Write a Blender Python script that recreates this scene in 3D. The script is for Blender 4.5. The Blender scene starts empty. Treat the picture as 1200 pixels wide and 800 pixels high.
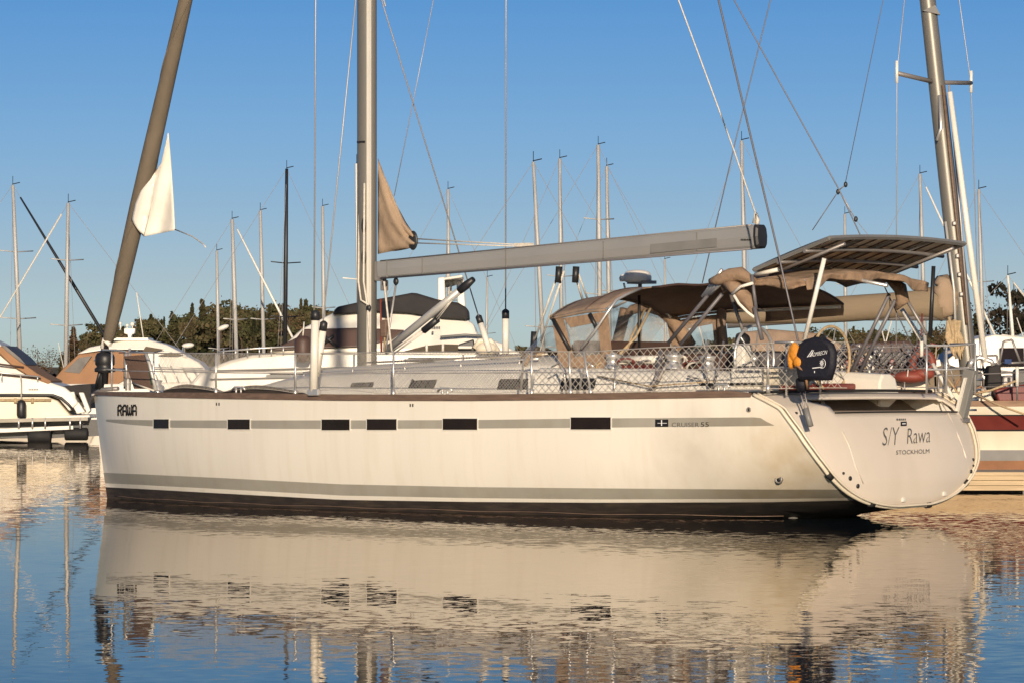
import bpy, bmesh, math, random
import numpy as np
from mathutils import Vector, Matrix

C = bpy.context
scene = C.scene
COL = scene.collection
random.seed(7)
rad = math.radians

# ---------------------------------------------------------------- camera
F = 5055.0          # focal length in pixels of the 1200 px wide photograph
H = 1.99            # eye height above the water
YH = 440.0          # horizon row
cam = bpy.data.cameras.new('camera')
cam.sensor_width = 36.0
cam.lens = 36.0 * F / 1200.0
cam.shift_y = (YH - 400.0) / 1200.0
cam.clip_start = 0.5
cam.clip_end = 20000.0
camo = bpy.data.objects.new('camera', cam)
camo.location = (0, 0, H)
camo.rotation_euler = (rad(90), 0, 0)
COL.objects.link(camo)
scene.camera = camo

# ---------------------------------------------------------------- sky and sun
SUN_EL = 12.0
sun_pos = Vector((0.055, -1.0, math.tan(rad(SUN_EL)))).normalized()
world = bpy.data.worlds.new('World')
scene.world = world
world.use_nodes = True
wn, wl = world.node_tree.nodes, world.node_tree.links
wn.clear()
w_out = wn.new('ShaderNodeOutputWorld')
w_bg = wn.new('ShaderNodeBackground')
SKY_RAMP = [(0.0, (1.45, 1.4, 1.5)), (0.06, (1.42, 1.3, 1.3)), (0.115, (1.34, 1.19, 1.13)), (0.2, (1.14, 1.17, 1.20)), (0.29, (.97, 1.19, 1.34)), (0.44, (.69, 1.15, 1.5)), (0.6, (.60, 1.02, 1.5)), (1.0, (.75, .95, 1.2))]
w_sky = wn.new('ShaderNodeTexSky')
w_sky.sky_type = 'NISHITA'
w_sky.sun_disc = False
w_sky.sun_elevation = rad(SUN_EL)
w_sky.sun_rotation = rad(177)
w_sky.altitude = 0
w_sky.air_density = 1.0
w_sky.dust_density = 3.0
w_sky.ozone_density = 2.0
# the photograph's sky deepens quickly above the horizon: steepen the gradient
w_tc = wn.new('ShaderNodeTexCoord')
w_mul = wn.new('ShaderNodeVectorMath'); w_mul.operation = 'MULTIPLY'
w_mul.inputs[1].default_value = (1, 1, 4.0)
w_add = wn.new('ShaderNodeVectorMath'); w_add.operation = 'ADD'
w_add.inputs[1].default_value = (0, 0, 0.06)
w_nrm = wn.new('ShaderNodeVectorMath'); w_nrm.operation = 'NORMALIZE'
wl.new(w_tc.outputs['Generated'], w_mul.inputs[0])
wl.new(w_mul.outputs[0], w_add.inputs[0]); wl.new(w_add.outputs[0], w_nrm.inputs[0])
wl.new(w_nrm.outputs[0], w_sky.inputs['Vector'])
# clear evening air: greyer at the horizon, purer blue a few degrees up
w_sep = wn.new('ShaderNodeSeparateXYZ'); wl.new(w_tc.outputs['Generated'], w_sep.inputs[0])
w_mr = wn.new('ShaderNodeMapRange'); w_mr.inputs['From Max'].default_value = 0.2
wl.new(w_sep.outputs['Z'], w_mr.inputs['Value'])
w_ramp = wn.new('ShaderNodeValToRGB'); wl.new(w_mr.outputs[0], w_ramp.inputs[0])
we = w_ramp.color_ramp.elements
for _p, _c in SKY_RAMP:
    _k = we.new(_p) if _p not in (0.0, 1.0) else we[0 if _p == 0.0 else -1]
    _k.color = (*[q / 1.5 for q in _c], 1)
w_tint = wn.new('ShaderNodeMix'); w_tint.data_type = 'RGBA'; w_tint.blend_type = 'MULTIPLY'; w_tint.inputs[0].default_value = 1.0
wl.new(w_sky.outputs[0], w_tint.inputs[6]); wl.new(w_ramp.outputs[0], w_tint.inputs[7])
wl.new(w_tint.outputs[2], w_bg.inputs['Color'])
w_bg.inputs['Strength'].default_value = 0.15
wl.new(w_bg.outputs[0], w_out.inputs['Surface'])

sun = bpy.data.lights.new('sun', 'SUN')
sun.energy = 4.1
sun.angle = rad(0.5)
sun.color = (1.0, 0.83, 0.63)
suno = bpy.data.objects.new('sun', sun)
suno.rotation_euler = (-sun_pos).to_track_quat('-Z', 'Y').to_euler()
suno.location = (10, -40, 30)
COL.objects.link(suno)

scene.view_settings.view_transform = 'Standard'
scene.view_settings.look = 'None'
scene.view_settings.gamma = 1.0
scene.view_settings.exposure = 0.28
scene.view_settings.use_curve_mapping = False
scene.render.engine = 'CYCLES'
scene.cycles.max_bounces = 8
scene.cycles.transparent_max_bounces = 16
scene.cycles.caustics_reflective = False
scene.cycles.caustics_refractive = False


# ---------------------------------------------------------------- materials
def mat(name, col, rough=0.5, metal=0.0, var=0.08, scale=3.0, stretch=(1, 1, 1), spec=0.5, bump=0.0, bscale=20.0, alpha=1.0,
        dirt=None):
    m = bpy.data.materials.new(name)
    m.use_nodes = True
    n, l = m.node_tree.nodes, m.node_tree.links
    b = n['Principled BSDF']
    b.inputs['Roughness'].default_value = rough
    b.inputs['Metallic'].default_value = metal
    b.inputs['Specular IOR Level'].default_value = spec
    tc = n.new('ShaderNodeTexCoord')
    mp = n.new('ShaderNodeMapping'); mp.inputs['Scale'].default_value = stretch
    l.new(tc.outputs['Object'], mp.inputs['Vector'])
    nz = n.new('ShaderNodeTexNoise'); nz.inputs['Scale'].default_value = scale; nz.inputs['Detail'].default_value = 5
    l.new(mp.outputs[0], nz.inputs['Vector'])
    cr = n.new('ShaderNodeValToRGB')
    cr.color_ramp.elements[0].position = 0.3; cr.color_ramp.elements[1].position = 0.7
    lo = [max(0, c * (1 - var)) for c in col]; hi = [min(1, c * (1 + var)) for c in col]
    cr.color_ramp.elements[0].color = (*lo, 1); cr.color_ramp.elements[1].color = (*hi, 1)
    l.new(nz.outputs['Fac'], cr.inputs['Fac'])
    out = cr.outputs['Color']
    if dirt:
        dc, dscale, dstretch, amt = dirt
        mp2 = n.new('ShaderNodeMapping'); mp2.inputs['Scale'].default_value = dstretch
        l.new(tc.outputs['Object'], mp2.inputs['Vector'])
        n2 = n.new('ShaderNodeTexNoise'); n2.inputs['Scale'].default_value = dscale; n2.inputs['Detail'].default_value = 6
        l.new(mp2.outputs[0], n2.inputs['Vector'])
        mr = n.new('ShaderNodeMapRange'); mr.inputs['From Min'].default_value = 0.48; mr.inputs['From Max'].default_value = 0.78
        mr.inputs['To Max'].default_value = amt
        l.new(n2.outputs['Fac'], mr.inputs['Value'])
        mx = n.new('ShaderNodeMix'); mx.data_type = 'RGBA'
        l.new(mr.outputs[0], mx.inputs[0]); l.new(out, mx.inputs[6]); mx.inputs[7].default_value = (*dc, 1)
        out = mx.outputs[2]
    l.new(out, b.inputs['Base Color'])
    if bump:
        n3 = n.new('ShaderNodeTexNoise'); n3.inputs['Scale'].default_value = bscale; n3.inputs['Detail'].default_value = 4
        l.new(mp.outputs[0], n3.inputs['Vector'])
        bp = n.new('ShaderNodeBump'); bp.inputs['Strength'].default_value = bump; bp.inputs['Distance'].default_value = 0.05
        l.new(n3.outputs['Fac'], bp.inputs['Height']); l.new(bp.outputs[0], b.inputs['Normal'])
    b.inputs['Alpha'].default_value = alpha
    return m


M = {}
M['gelcoat'] = mat('gelcoat', (0.83, 0.775, 0.675), 0.2, var=0.035, scale=0.7, stretch=(1, 1, 0.35),
                   dirt=((0.60, 0.50, 0.35), 2.6, (2.4, 2.4, 0.16), 0.20))
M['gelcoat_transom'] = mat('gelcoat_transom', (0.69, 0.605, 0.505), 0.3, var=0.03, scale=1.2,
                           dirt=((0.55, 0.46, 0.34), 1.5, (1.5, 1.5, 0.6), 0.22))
M['stripe'] = mat('stripe_grey', (0.36, 0.338, 0.285), 0.4, var=0.08, scale=2.0, dirt=((0.33, 0.28, 0.2), 3, (2, 2, .4), 0.4))
M['antifoul'] = mat('antifouling', (0.032, 0.024, 0.021), 0.7, var=0.35, scale=3.0, stretch=(1, 1, 3),
                    dirt=((0.10, 0.075, 0.05), 4, (.6, .6, 5), 0.6))
M['deck'] = mat('deck_nonskid', (0.50, 0.45, 0.37), 0.6, var=0.06)
M['white'] = mat('white_grp', (0.74, 0.70, 0.62), 0.35, var=0.04, scale=1.5)
M['cream'] = mat('cream_grp', (0.72, 0.64, 0.50), 0.4, var=0.06, scale=1.2, dirt=((0.5, .4, .26), 2, (1, 1, .4), .35))
M['wood'] = mat('teak_rail', (0.16, 0.105, 0.075), 0.6, var=0.25, scale=6, stretch=(.5, 4, 4))
M['teak'] = mat('teak_deck', (0.27, 0.17, 0.11), 0.7, var=0.2, scale=8, stretch=(.3, 6, 1))
M['alu'] = mat('anodised_alu', (0.50, 0.49, 0.46), 0.42, 0.3, var=0.05, scale=1.0)
M['alu_far'] = mat('pale_mast', (0.42, 0.41, 0.39), 0.5, 0.1, var=0.05)
M['alu_mast'] = mat('mast_alu', (0.20, 0.188, 0.165), 0.40, 0.3, var=0.05, scale=1.0, stretch=(1, 1, .2))
M['boom'] = mat('boom_alu', (0.31, 0.305, 0.295), 0.5, 0.2, var=0.05, scale=1.2)
M['steel'] = mat('stainless', (0.66, 0.64, 0.61), 0.34, 0.65, var=0.05)
M['dull_steel'] = mat('dull_steel', (0.26, 0.24, 0.23), 0.45, 0.4, var=0.1)
M['wire'] = mat('rigging_wire', (0.42, 0.39, 0.37), 0.4, 0.3, var=0.1)
M['wire_dark'] = mat('rigging_dark', (0.16, 0.15, 0.16), 0.5, 0.2, var=0.1)
M['rope'] = mat('rope_white', (0.62, 0.57, 0.49), 0.85, var=0.15, scale=20)
M['rope_tan'] = mat('rope_tan', (0.42, 0.31, 0.18), 0.9, var=0.25, scale=15)
M['net'] = mat('net_cord', (0.48, 0.44, 0.38), 0.85, var=0.1, scale=10)
M['black'] = mat('black_plastic', (0.018, 0.018, 0.02), 0.45, var=0.2)
M['rubber'] = mat('black_rubber', (0.014, 0.013, 0.013), 0.75, var=0.3, scale=5)
M['glass_dark'] = mat('dark_glazing', (0.018, 0.012, 0.010), 0.12, var=0.2, spec=0.3)
M['smoke'] = mat('smoked_vinyl', (0.085, 0.075, 0.068), 0.5, var=0.35, scale=3)
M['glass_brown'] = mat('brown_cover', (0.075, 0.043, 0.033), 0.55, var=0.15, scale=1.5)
M['genoa_uv'] = mat('taupe_sailcloth', (0.135, 0.108, 0.077), 0.85, var=0.14, scale=2.5, stretch=(1, 1, .5), bump=0.25, bscale=9)
M['sail_white'] = mat('white_sailcloth', (0.80, 0.75, 0.66), 0.8, var=0.05, scale=2, bump=0.2, bscale=6)
M['sail_tan'] = mat('tan_sailcloth', (0.34, 0.245, 0.165), 0.85, var=0.12, scale=2, bump=0.5, bscale=5)
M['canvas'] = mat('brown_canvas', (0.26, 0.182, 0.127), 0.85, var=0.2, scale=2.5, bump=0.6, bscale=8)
M['canvas_lit'] = mat('sunlit_canvas', (0.285, 0.19, 0.122), 0.85, var=0.18, scale=4, bump=0.7, bscale=8)  # paler copy of the brown canvas, sunlit tone put into the colour
M['canvas_orange'] = mat('orange_tan_canvas', (0.31, 0.165, 0.085), 0.85, var=0.10, scale=1.6, bump=0.3, bscale=4)
M['cover_beige'] = mat('beige_sailcover', (0.21, 0.158, 0.10), 0.85, var=0.14, scale=1.6, stretch=(.5, 1, 1), bump=0.5, bscale=3)
M['canvas_black'] = mat('black_canvas', (0.022, 0.019, 0.019), 0.8, var=0.2, bump=0.3, bscale=4)
M['panel_under'] = mat('panel_backsheet', (0.80, 0.68, 0.53), 0.6, var=0.12, scale=3)
M['panel_top'] = mat('solar_cells', (0.02, 0.025, 0.05), 0.15, var=0.2)
M['navy'] = mat('navy_fabric', (0.006, 0.006, 0.014), 0.7, var=0.2, bump=0.2)
M['yellow'] = mat('yellow_orange_fabric', (0.62, 0.24, 0.02), 0.7, var=0.15, scale=8, bump=0.4)
M['red'] = mat('red_foam', (0.20, 0.042, 0.026), 0.6, var=0.2)
M['dark_red'] = mat('dark_red_paint', (0.15, 0.028, 0.022), 0.4, var=0.12)
M['orange_boot'] = mat('copper_antifouling', (0.26, 0.115, 0.05), 0.7, var=0.15)
M['grey_boot'] = mat('grey_boot', (0.20, 0.19, 0.18), 0.5, var=0.1)
M['text'] = mat('lettering_dark', (0.012, 0.011, 0.012), 0.5, var=0.1)
M['text_grey'] = mat('lettering_grey', (0.10, 0.10, 0.10), 0.5, var=0.1)
M['text_white'] = mat('lettering_white', (0.75, 0.75, 0.75), 0.5, var=0.05)
M['grey_plastic'] = mat('grey_plastic', (0.20, 0.195, 0.185), 0.5, var=0.1)
M['pontoon'] = mat('pontoon_concrete', (0.42, 0.38, 0.31), 0.85, var=0.15, scale=2)
M['pale_wood'] = mat('pale_timber', (0.52, 0.39, 0.24), 0.8, var=0.2, scale=3, stretch=(.3, 2, 6))
M['blue_cloth'] = mat('blue_cloth', (0.02, 0.05, 0.16), 0.8, var=0.15)
M['green_cloth'] = mat('green_cloth', (0.03, 0.07, 0.05), 0.8, var=0.15)
M['screen_brown'] = mat('brown_screen', (0.17, 0.105, 0.075), 0.8, var=0.1, bump=.2, bscale=30)
M['recess'] = mat('recess_taupe', (0.30, 0.245, 0.20), 0.5, var=0.08)


def clear_mat():
    m = bpy.data.materials.new('clear_vinyl')
    m.use_nodes = True
    n, l = m.node_tree.nodes, m.node_tree.links
    b = n['Principled BSDF']
    b.inputs['Base Color'].default_value = (0.55, 0.52, 0.48, 1)
    b.inputs['Roughness'].default_value = 0.12
    tr = n.new('ShaderNodeBsdfTransparent'); tr.inputs[0].default_value = (0.92, 0.91, 0.9, 1)
    nz = n.new('ShaderNodeTexNoise'); nz.inputs['Scale'].default_value = 4; nz.inputs['Detail'].default_value = 3
    tc = n.new('ShaderNodeTexCoord'); l.new(tc.outputs['Object'], nz.inputs['Vector'])
    mr = n.new('ShaderNodeMapRange'); mr.inputs['From Min'].default_value = 0.35; mr.inputs['From Max'].default_value = 0.75
    mr.inputs['To Min'].default_value = 0.12; mr.inputs['To Max'].default_value = 0.60
    l.new(nz.outputs['Fac'], mr.inputs['Value'])
    bp = n.new('ShaderNodeBump'); bp.inputs['Strength'].default_value = 0.4; bp.inputs['Distance'].default_value = 0.05
    l.new(nz.outputs['Fac'], bp.inputs['Height']); l.new(bp.outputs[0], b.inputs['Normal'])
    mx = n.new('ShaderNodeMixShader')
    l.new(mr.outputs[0], mx.inputs[0]); l.new(tr.outputs[0], mx.inputs[1]); l.new(b.outputs[0], mx.inputs[2])
    l.new(mx.outputs[0], n['Material Output'].inputs['Surface'])
    return m


M['clear'] = clear_mat()


def stain_or_shade(m, centre, radius, col, amt):
    """ragged tint round a point: rusty yellow water stains, and a painted shadow"""
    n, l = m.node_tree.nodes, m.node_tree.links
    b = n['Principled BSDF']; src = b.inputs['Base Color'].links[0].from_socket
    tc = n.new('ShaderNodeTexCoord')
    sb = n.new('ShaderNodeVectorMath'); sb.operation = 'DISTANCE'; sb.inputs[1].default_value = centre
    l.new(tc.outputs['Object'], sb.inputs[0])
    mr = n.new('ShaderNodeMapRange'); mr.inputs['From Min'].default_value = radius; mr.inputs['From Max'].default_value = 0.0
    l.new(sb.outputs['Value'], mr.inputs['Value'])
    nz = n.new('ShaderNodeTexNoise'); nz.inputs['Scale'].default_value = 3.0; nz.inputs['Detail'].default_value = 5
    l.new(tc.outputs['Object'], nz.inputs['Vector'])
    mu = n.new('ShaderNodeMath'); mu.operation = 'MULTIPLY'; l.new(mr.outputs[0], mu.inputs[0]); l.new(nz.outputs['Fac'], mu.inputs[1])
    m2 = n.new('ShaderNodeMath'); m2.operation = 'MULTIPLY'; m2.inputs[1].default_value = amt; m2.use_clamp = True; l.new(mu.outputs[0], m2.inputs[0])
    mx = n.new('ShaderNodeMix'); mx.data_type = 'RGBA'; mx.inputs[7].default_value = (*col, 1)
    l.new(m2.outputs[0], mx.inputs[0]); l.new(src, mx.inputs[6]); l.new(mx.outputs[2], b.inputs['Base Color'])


stain_or_shade(M['gelcoat'], (15.6, -2.1, 0.55), 1.5, (0.50, 0.36, 0.17), 1.1)
stain_or_shade(M['gelcoat'], (13.9, -2.2, 1.0), 0.75, (0.38, 0.32, 0.23), 0.7)  # soft cast shadow on the aft hull, painted into the colour
stain_or_shade(M['stripe'], (15.2, -2.1, 0.4), 1.8, (0.20, 0.15, 0.08), 1.3)


def foliage_mat(name, c0, c1, c2):
    m = bpy.data.materials.new(name)
    m.use_nodes = True
    n, l = m.node_tree.nodes, m.node_tree.links
    b = n['Principled BSDF']; b.inputs['Roughness'].default_value = 0.9
    b.inputs['Specular IOR Level'].default_value = 0.1
    tc = n.new('ShaderNodeTexCoord')
    nz = n.new('ShaderNodeTexNoise'); nz.inputs['Scale'].default_value = 0.35; nz.inputs['Detail'].default_value = 6
    l.new(tc.outputs['Object'], nz.inputs['Vector'])
    cr = n.new('ShaderNodeValToRGB')
    e = cr.color_ramp.elements
    e[0].position = 0.36; e[0].color = (*c0, 1); e[1].position = 0.66; e[1].color = (*c2, 1)
    k = e.new(0.5); k.color = (*c1, 1)
    l.new(nz.outputs['Fac'], cr.inputs[0]); l.new(cr.outputs[0], b.inputs['Base Color'])
    return m


M['pine'] = foliage_mat('pine_foliage', (0.046, 0.050, 0.022), (0.082, 0.076, 0.036), (0.120, 0.092, 0.050))
M['spruce'] = foliage_mat('spruce_foliage', (0.026, 0.030, 0.015), (0.048, 0.047, 0.023), (0.075, 0.062, 0.033))
M['bare'] = foliage_mat('bare_twigs', (0.06, 0.042, 0.022), (0.10, 0.065, 0.035), (0.14, 0.085, 0.045))
M['dark_leaves'] = foliage_mat('dark_foliage', (0.012, 0.012, 0.009), (0.022, 0.020, 0.014), (0.04, 0.03, 0.02))  # foliage colour much darker than the pine and spruce
M['bark'] = mat('bark', (0.09, 0.06, 0.04), 0.9, var=0.3, scale=5)
M['land'] = mat('shore_ground', (0.09, 0.065, 0.035), 0.95, var=0.3, scale=0.3)


# ---------------------------------------------------------------- mesh builder
class MB:
    def __init__(s):
        s.v, s.f, s.m, s.sm = [], [], [], []

    def face(s, idx, mi=0, smooth=False):
        s.f.append(tuple(idx)); s.m.append(mi); s.sm.append(smooth)

    def poly(s, pts, mi=0):
        o = len(s.v); s.v += [tuple(p) for p in pts]
        s.face(range(o, o + len(pts)), mi)

    def box(s, c, size, mi=0, rot=None, taper=1.0):
        o = len(s.v); x, y, z = (d / 2 for d in size)
        for dz, t in ((-z, 1.0), (z, taper)):
            for dx, dy in ((-x, -y), (x, -y), (x, y), (-x, y)):
                p = Vector((dx * t, dy * t, dz))
                if rot is not None: p = rot @ p
                s.v.append(tuple(p + Vector(c)))
        for q in ((3, 2, 1, 0), (4, 5, 6, 7), (0, 1, 5, 4), (1, 2, 6, 5), (2, 3, 7, 6), (3, 0, 4, 7)):
            s.face([o + k for k in q], mi)

    def tube(s, pts, r, seg=8, mi=0, cap=True, sx=1.0):
        pts = [Vector(p) for p in pts]
        n = len(pts)
        rr = [r] * n if isinstance(r, (int, float)) else list(r)
        o = len(s.v)
        prev = None
        for i, p in enumerate(pts):
            t = (pts[min(i + 1, n - 1)] - pts[max(i - 1, 0)])
            if t.length < 1e-9: t = Vector((0, 0, 1))
            t.normalize()
            if prev is None:
                a = Vector((0, 0, 1)) if abs(t.z) < 0.9 else Vector((1, 0, 0))
                x = t.cross(a).normalized()
            else:
                x = (prev - t * prev.dot(t)).normalized()
            prev = x
            y = t.cross(x)
            for k in range(seg):
                a = 2 * math.pi * k / seg
                s.v.append(tuple(p + (x * math.cos(a) * sx + y * math.sin(a)) * rr[i]))
        for i in range(n - 1):
            for k in range(seg):
                k2 = (k + 1) % seg
                s.face((o + i * seg + k, o + i * seg + k2, o + (i + 1) * seg + k2, o + (i + 1) * seg + k), mi, seg > 4)
        if cap:
            s.face([o + k for k in range(seg)][::-1], mi)
            s.face([o + (n - 1) * seg + k for k in range(seg)], mi)

    def grid(s, rows, mi=0, close=False, smooth=True):
        o = len(s.v); nc = len(rows[0])
        for r in rows: s.v += [tuple(p) for p in r]
        for i in range(len(rows) - 1):
            for j in range(nc - (0 if close else 1)):
                j2 = (j + 1) % nc
                m = mi(i, j) if callable(mi) else mi
                if m is None: continue
                s.face((o + i * nc + j, o + i * nc + j2, o + (i + 1) * nc + j2, o + (i + 1) * nc + j), m, smooth)

    def prism(s, pts, d, mi=0):
        """polygon pts extruded by vector d"""
        o = len(s.v); n = len(pts); d = Vector(d)
        s.v += [tuple(p) for p in pts] + [tuple(Vector(p) + d) for p in pts]
        s.face(range(o, o + n), mi); s.face([o + n + k for k in range(n)][::-1], mi)
        for k in range(n):
            s.face((o + k, o + n + k, o + n + (k + 1) % n, o + (k + 1) % n), mi)

    def lathe(s, prof, c=(0, 0, 0), seg=16, mi=0, ax='z'):
        o = len(s.v)
        for r, z in prof:
            for k in range(seg):
                a = 2 * math.pi * k / seg
                p = (r * math.cos(a), r * math.sin(a), z)
                if ax == 'y': p = (p[0], p[2], p[1])
                if ax == 'x': p = (p[2], p[0], p[1])
                s.v.append((p[0] + c[0], p[1] + c[1], p[2] + c[2]))
        for i in range(len(prof) - 1):
            for k in range(seg):
                k2 = (k + 1) % seg
                s.face((o + i * seg + k, o + i * seg + k2, o + (i + 1) * seg + k2, o + (i + 1) * seg + k), mi, True)

    def ell(s, c, r, seg=14, rings=8, mi=0, rot=None):
        rows = []
        for i in range(rings + 1):
            th = math.pi * i / rings
            row = []
            for k in range(seg):
                a = 2 * math.pi * k / seg
                p = Vector((r[0] * math.sin(th) * math.cos(a), r[1] * math.sin(th) * math.sin(a), r[2] * math.cos(th)))
                if rot is not None: p = rot @ p
                row.append(p + Vector(c))
            rows.append(row)
        s.grid(rows, mi, close=True)

    def build(s, name, mats, parent=None, solid=None, bevel=None, fix=True):
        me = bpy.data.meshes.new(name)
        me.from_pydata(s.v, [], s.f)
        if not isinstance(mats, (list, tuple)): mats = [mats]
        for m in mats: me.materials.append(M[m] if isinstance(m, str) else m)
        me.polygons.foreach_set('material_index', s.m)
        me.polygons.foreach_set('use_smooth', s.sm)
        if fix:
            bm = bmesh.new(); bm.from_mesh(me)
            bmesh.ops.remove_doubles(bm, verts=bm.verts, dist=0.0004)
            bmesh.ops.recalc_face_normals(bm, faces=bm.faces)
            bm.to_mesh(me); bm.free()
        o = bpy.data.objects.new(name, me)
        COL.objects.link(o)
        if parent: o.parent = parent
        if solid:
            md = o.modifiers.new('solid', 'SOLIDIFY'); md.thickness = solid; md.offset = 0
        if bevel:
            md = o.modifiers.new('bevel', 'BEVEL'); md.width = bevel; md.segments = 2; md.limit_method = 'ANGLE'
        return o


def thing(name, label, cat, loc=(0, 0, 0), rz=0.0, group=None):
    o = bpy.data.objects.new(name, None)
    o.empty_display_size = 0.3
    COL.objects.link(o)
    o.location = loc; o.rotation_euler = (0, 0, rz)
    return tag(o, label, cat, group)


def tag(o, label, cat, group=None):
    o['label'] = label; o['category'] = cat
    if group: o['group'] = group
    return o


def sinterp(x, pts):
    """smooth (Catmull-Rom style hermite) 1-D interpolation through (x, y) points"""
    if x <= pts[0][0]: return pts[0][1]
    if x >= pts[-1][0]: return pts[-1][1]
    for i in range(len(pts) - 1):
        if pts[i][0] <= x <= pts[i + 1][0]: break
    x0, y0 = pts[i]; x1, y1 = pts[i + 1]; h = x1 - x0; d = (y1 - y0) / h
    def slope(k):
        if k == 0: return (pts[1][1] - pts[0][1]) / (pts[1][0] - pts[0][0])
        if k == len(pts) - 1: return (pts[-1][1] - pts[-2][1]) / (pts[-1][0] - pts[-2][0])
        a = (pts[k][1] - pts[k - 1][1]) / (pts[k][0] - pts[k - 1][0])
        b = (pts[k + 1][1] - pts[k][1]) / (pts[k + 1][0] - pts[k][0])
        return 0 if a * b <= 0 else 2 * a * b / (a + b)
    m0, m1 = slope(i), slope(i + 1); t = (x - x0) / h
    return (y0 * (2 * t ** 3 - 3 * t * t + 1) + m0 * h * (t ** 3 - 2 * t * t + t) + y1 * (-2 * t ** 3 + 3 * t * t) + m1 * h * (t ** 3 - t * t))


def linterp(x, pts):
    return float(np.interp(x, [p[0] for p in pts], [p[1] for p in pts]))


def at(px, py, D):
    """world point seen at pixel (px, py) at distance D"""
    return Vector(((px - 600) * D / F, D, H - (py - YH) * D / F))


def text_part(name, txt, fn, material, parent, shear=0.0, thin=0.0):
    cu = bpy.data.curves.new('txt', 'FONT'); cu.body = txt; cu.size = 1.0; cu.shear = shear
    cu.resolution_u = 3; cu.offset = thin
    ob = bpy.data.objects.new('txt', cu); COL.objects.link(ob)
    dg = C.evaluated_depsgraph_get(); dg.update()
    me = bpy.data.meshes.new_from_object(ob.evaluated_get(dg))
    bpy.data.objects.remove(ob); bpy.data.curves.remove(cu)
    xs = [v.co.x for v in me.vertices]; ys = [v.co.y for v in me.vertices]
    x0, x1, y0, y1 = min(xs), max(xs), min(ys), max(ys)
    bm = bmesh.new(); bm.from_mesh(me)
    for v in bm.verts:
        v.co = fn((v.co.x - x0) / (x1 - x0), (v.co.y - y0) / (y1 - y0))
    bm.to_mesh(me); bm.free()
    me.name = name
    me.materials.clear(); me.materials.append(M[material])
    o = bpy.data.objects.new(name, me); COL.objects.link(o); o.parent = parent
    return o

# ================================================================ SETTING: water, land
def make_water():
    mb = MB()
    xs = [-3000, -400, -60, 60, 400, 3000]; ys = [-200, 5, 40, 150, 500, 6000]
    mb.grid([[(x, y, 0) for x in xs] for y in ys], smooth=False)
    m = bpy.data.materials.new('harbour_water'); m.use_nodes = True
    n, l = m.node_tree.nodes, m.node_tree.links
    n.remove(n['Principled BSDF'])
    df = n.new('ShaderNodeBsdfDiffuse'); df.inputs['Color'].default_value = (0.010, 0.020, 0.028, 1)
    gl = n.new('ShaderNodeBsdfGlossy'); gl.inputs['Color'].default_value = (0.90, 0.845, 0.775, 1); gl.inputs['Roughness'].default_value = 0.012
    fr = n.new('ShaderNodeFresnel'); fr.inputs['IOR'].default_value = 1.19
    mxs = n.new('ShaderNodeMixShader')
    l.new(fr.outputs[0], mxs.inputs[0]); l.new(df.outputs[0], mxs.inputs[1]); l.new(gl.outputs[0], mxs.inputs[2])
    l.new(mxs.outputs[0], n['Material Output'].inputs['Surface'])
    tc = n.new('ShaderNodeTexCoord')

    def noise(scale, detail, stretch, k):
        mp = n.new('ShaderNodeMapping'); mp.inputs['Scale'].default_value = stretch
        l.new(tc.outputs['Object'], mp.inputs['Vector'])
        nz = n.new('ShaderNodeTexNoise'); nz.inputs['Scale'].default_value = scale; nz.inputs['Detail'].default_value = detail
        nz.inputs['Roughness'].default_value = 0.55
        l.new(mp.outputs[0], nz.inputs['Vector'])
        sb = n.new('ShaderNodeVectorMath'); sb.operation = 'SUBTRACT'; sb.inputs[1].default_value = (0.5, 0.5, 0.5)
        l.new(nz.outputs['Color'], sb.inputs[0])
        ml = n.new('ShaderNodeVectorMath'); ml.operation = 'MULTIPLY'; ml.inputs[1].default_value = k
        l.new(sb.outputs[0], ml.inputs[0])
        return ml.outputs[0]
    # slopes of ripples: long low undulation plus short wind ripple
    a = noise(0.9, 2, (1.0, 0.55, 1), WAVE_A)
    c = noise(7.0, 4, (0.8, 0.8, 1), WAVE_B)
    # wind patches make the fine ripple uneven
    mp = n.new('ShaderNodeMapping'); mp.inputs['Scale'].default_value = (0.10, 0.045, 1); mp.inputs['Location'].default_value = (3.1, 1.7, 0)
    l.new(tc.outputs['Object'], mp.inputs['Vector'])
    nz = n.new('ShaderNodeTexNoise'); nz.inputs['Scale'].default_value = 1.0; nz.inputs['Detail'].default_value = 3
    l.new(mp.outputs[0], nz.inputs['Vector'])
    mr = n.new('ShaderNodeMapRange'); mr.inputs['From Min'].default_value = 0.38; mr.inputs['From Max'].default_value = 0.68
    mr.inputs['To Min'].default_value = 0.45; mr.inputs['To Max'].default_value = 2.0
    l.new(nz.outputs['Fac'], mr.inputs['Value'])
    sc = n.new('ShaderNodeVectorMath'); sc.operation = 'SCALE'
    l.new(c, sc.inputs[0]); l.new(mr.outputs[0], sc.inputs['Scale'])
    ad = n.new('ShaderNodeVectorMath'); ad.operation = 'ADD'
    l.new(a, ad.inputs[0]); l.new(sc.outputs[0], ad.inputs[1])
    a2 = n.new('ShaderNodeVectorMath'); a2.operation = 'ADD'; a2.inputs[1].default_value = (0, 0, 1)
    l.new(ad.outputs[0], a2.inputs[0])
    nm = n.new('ShaderNodeVectorMath'); nm.operation = 'NORMALIZE'
    l.new(a2.outputs[0], nm.inputs[0]); l.new(nm.outputs[0], gl.inputs['Normal']); l.new(nm.outputs[0], fr.inputs['Normal'])
    o = mb.build('water', m, fix=False); o['kind'] = 'structure'
    return o


WAVE_A = (0.010, 0.008, 0.0)
WAVE_B = (0.030, 0.028, 0.0)
make_water()

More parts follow.
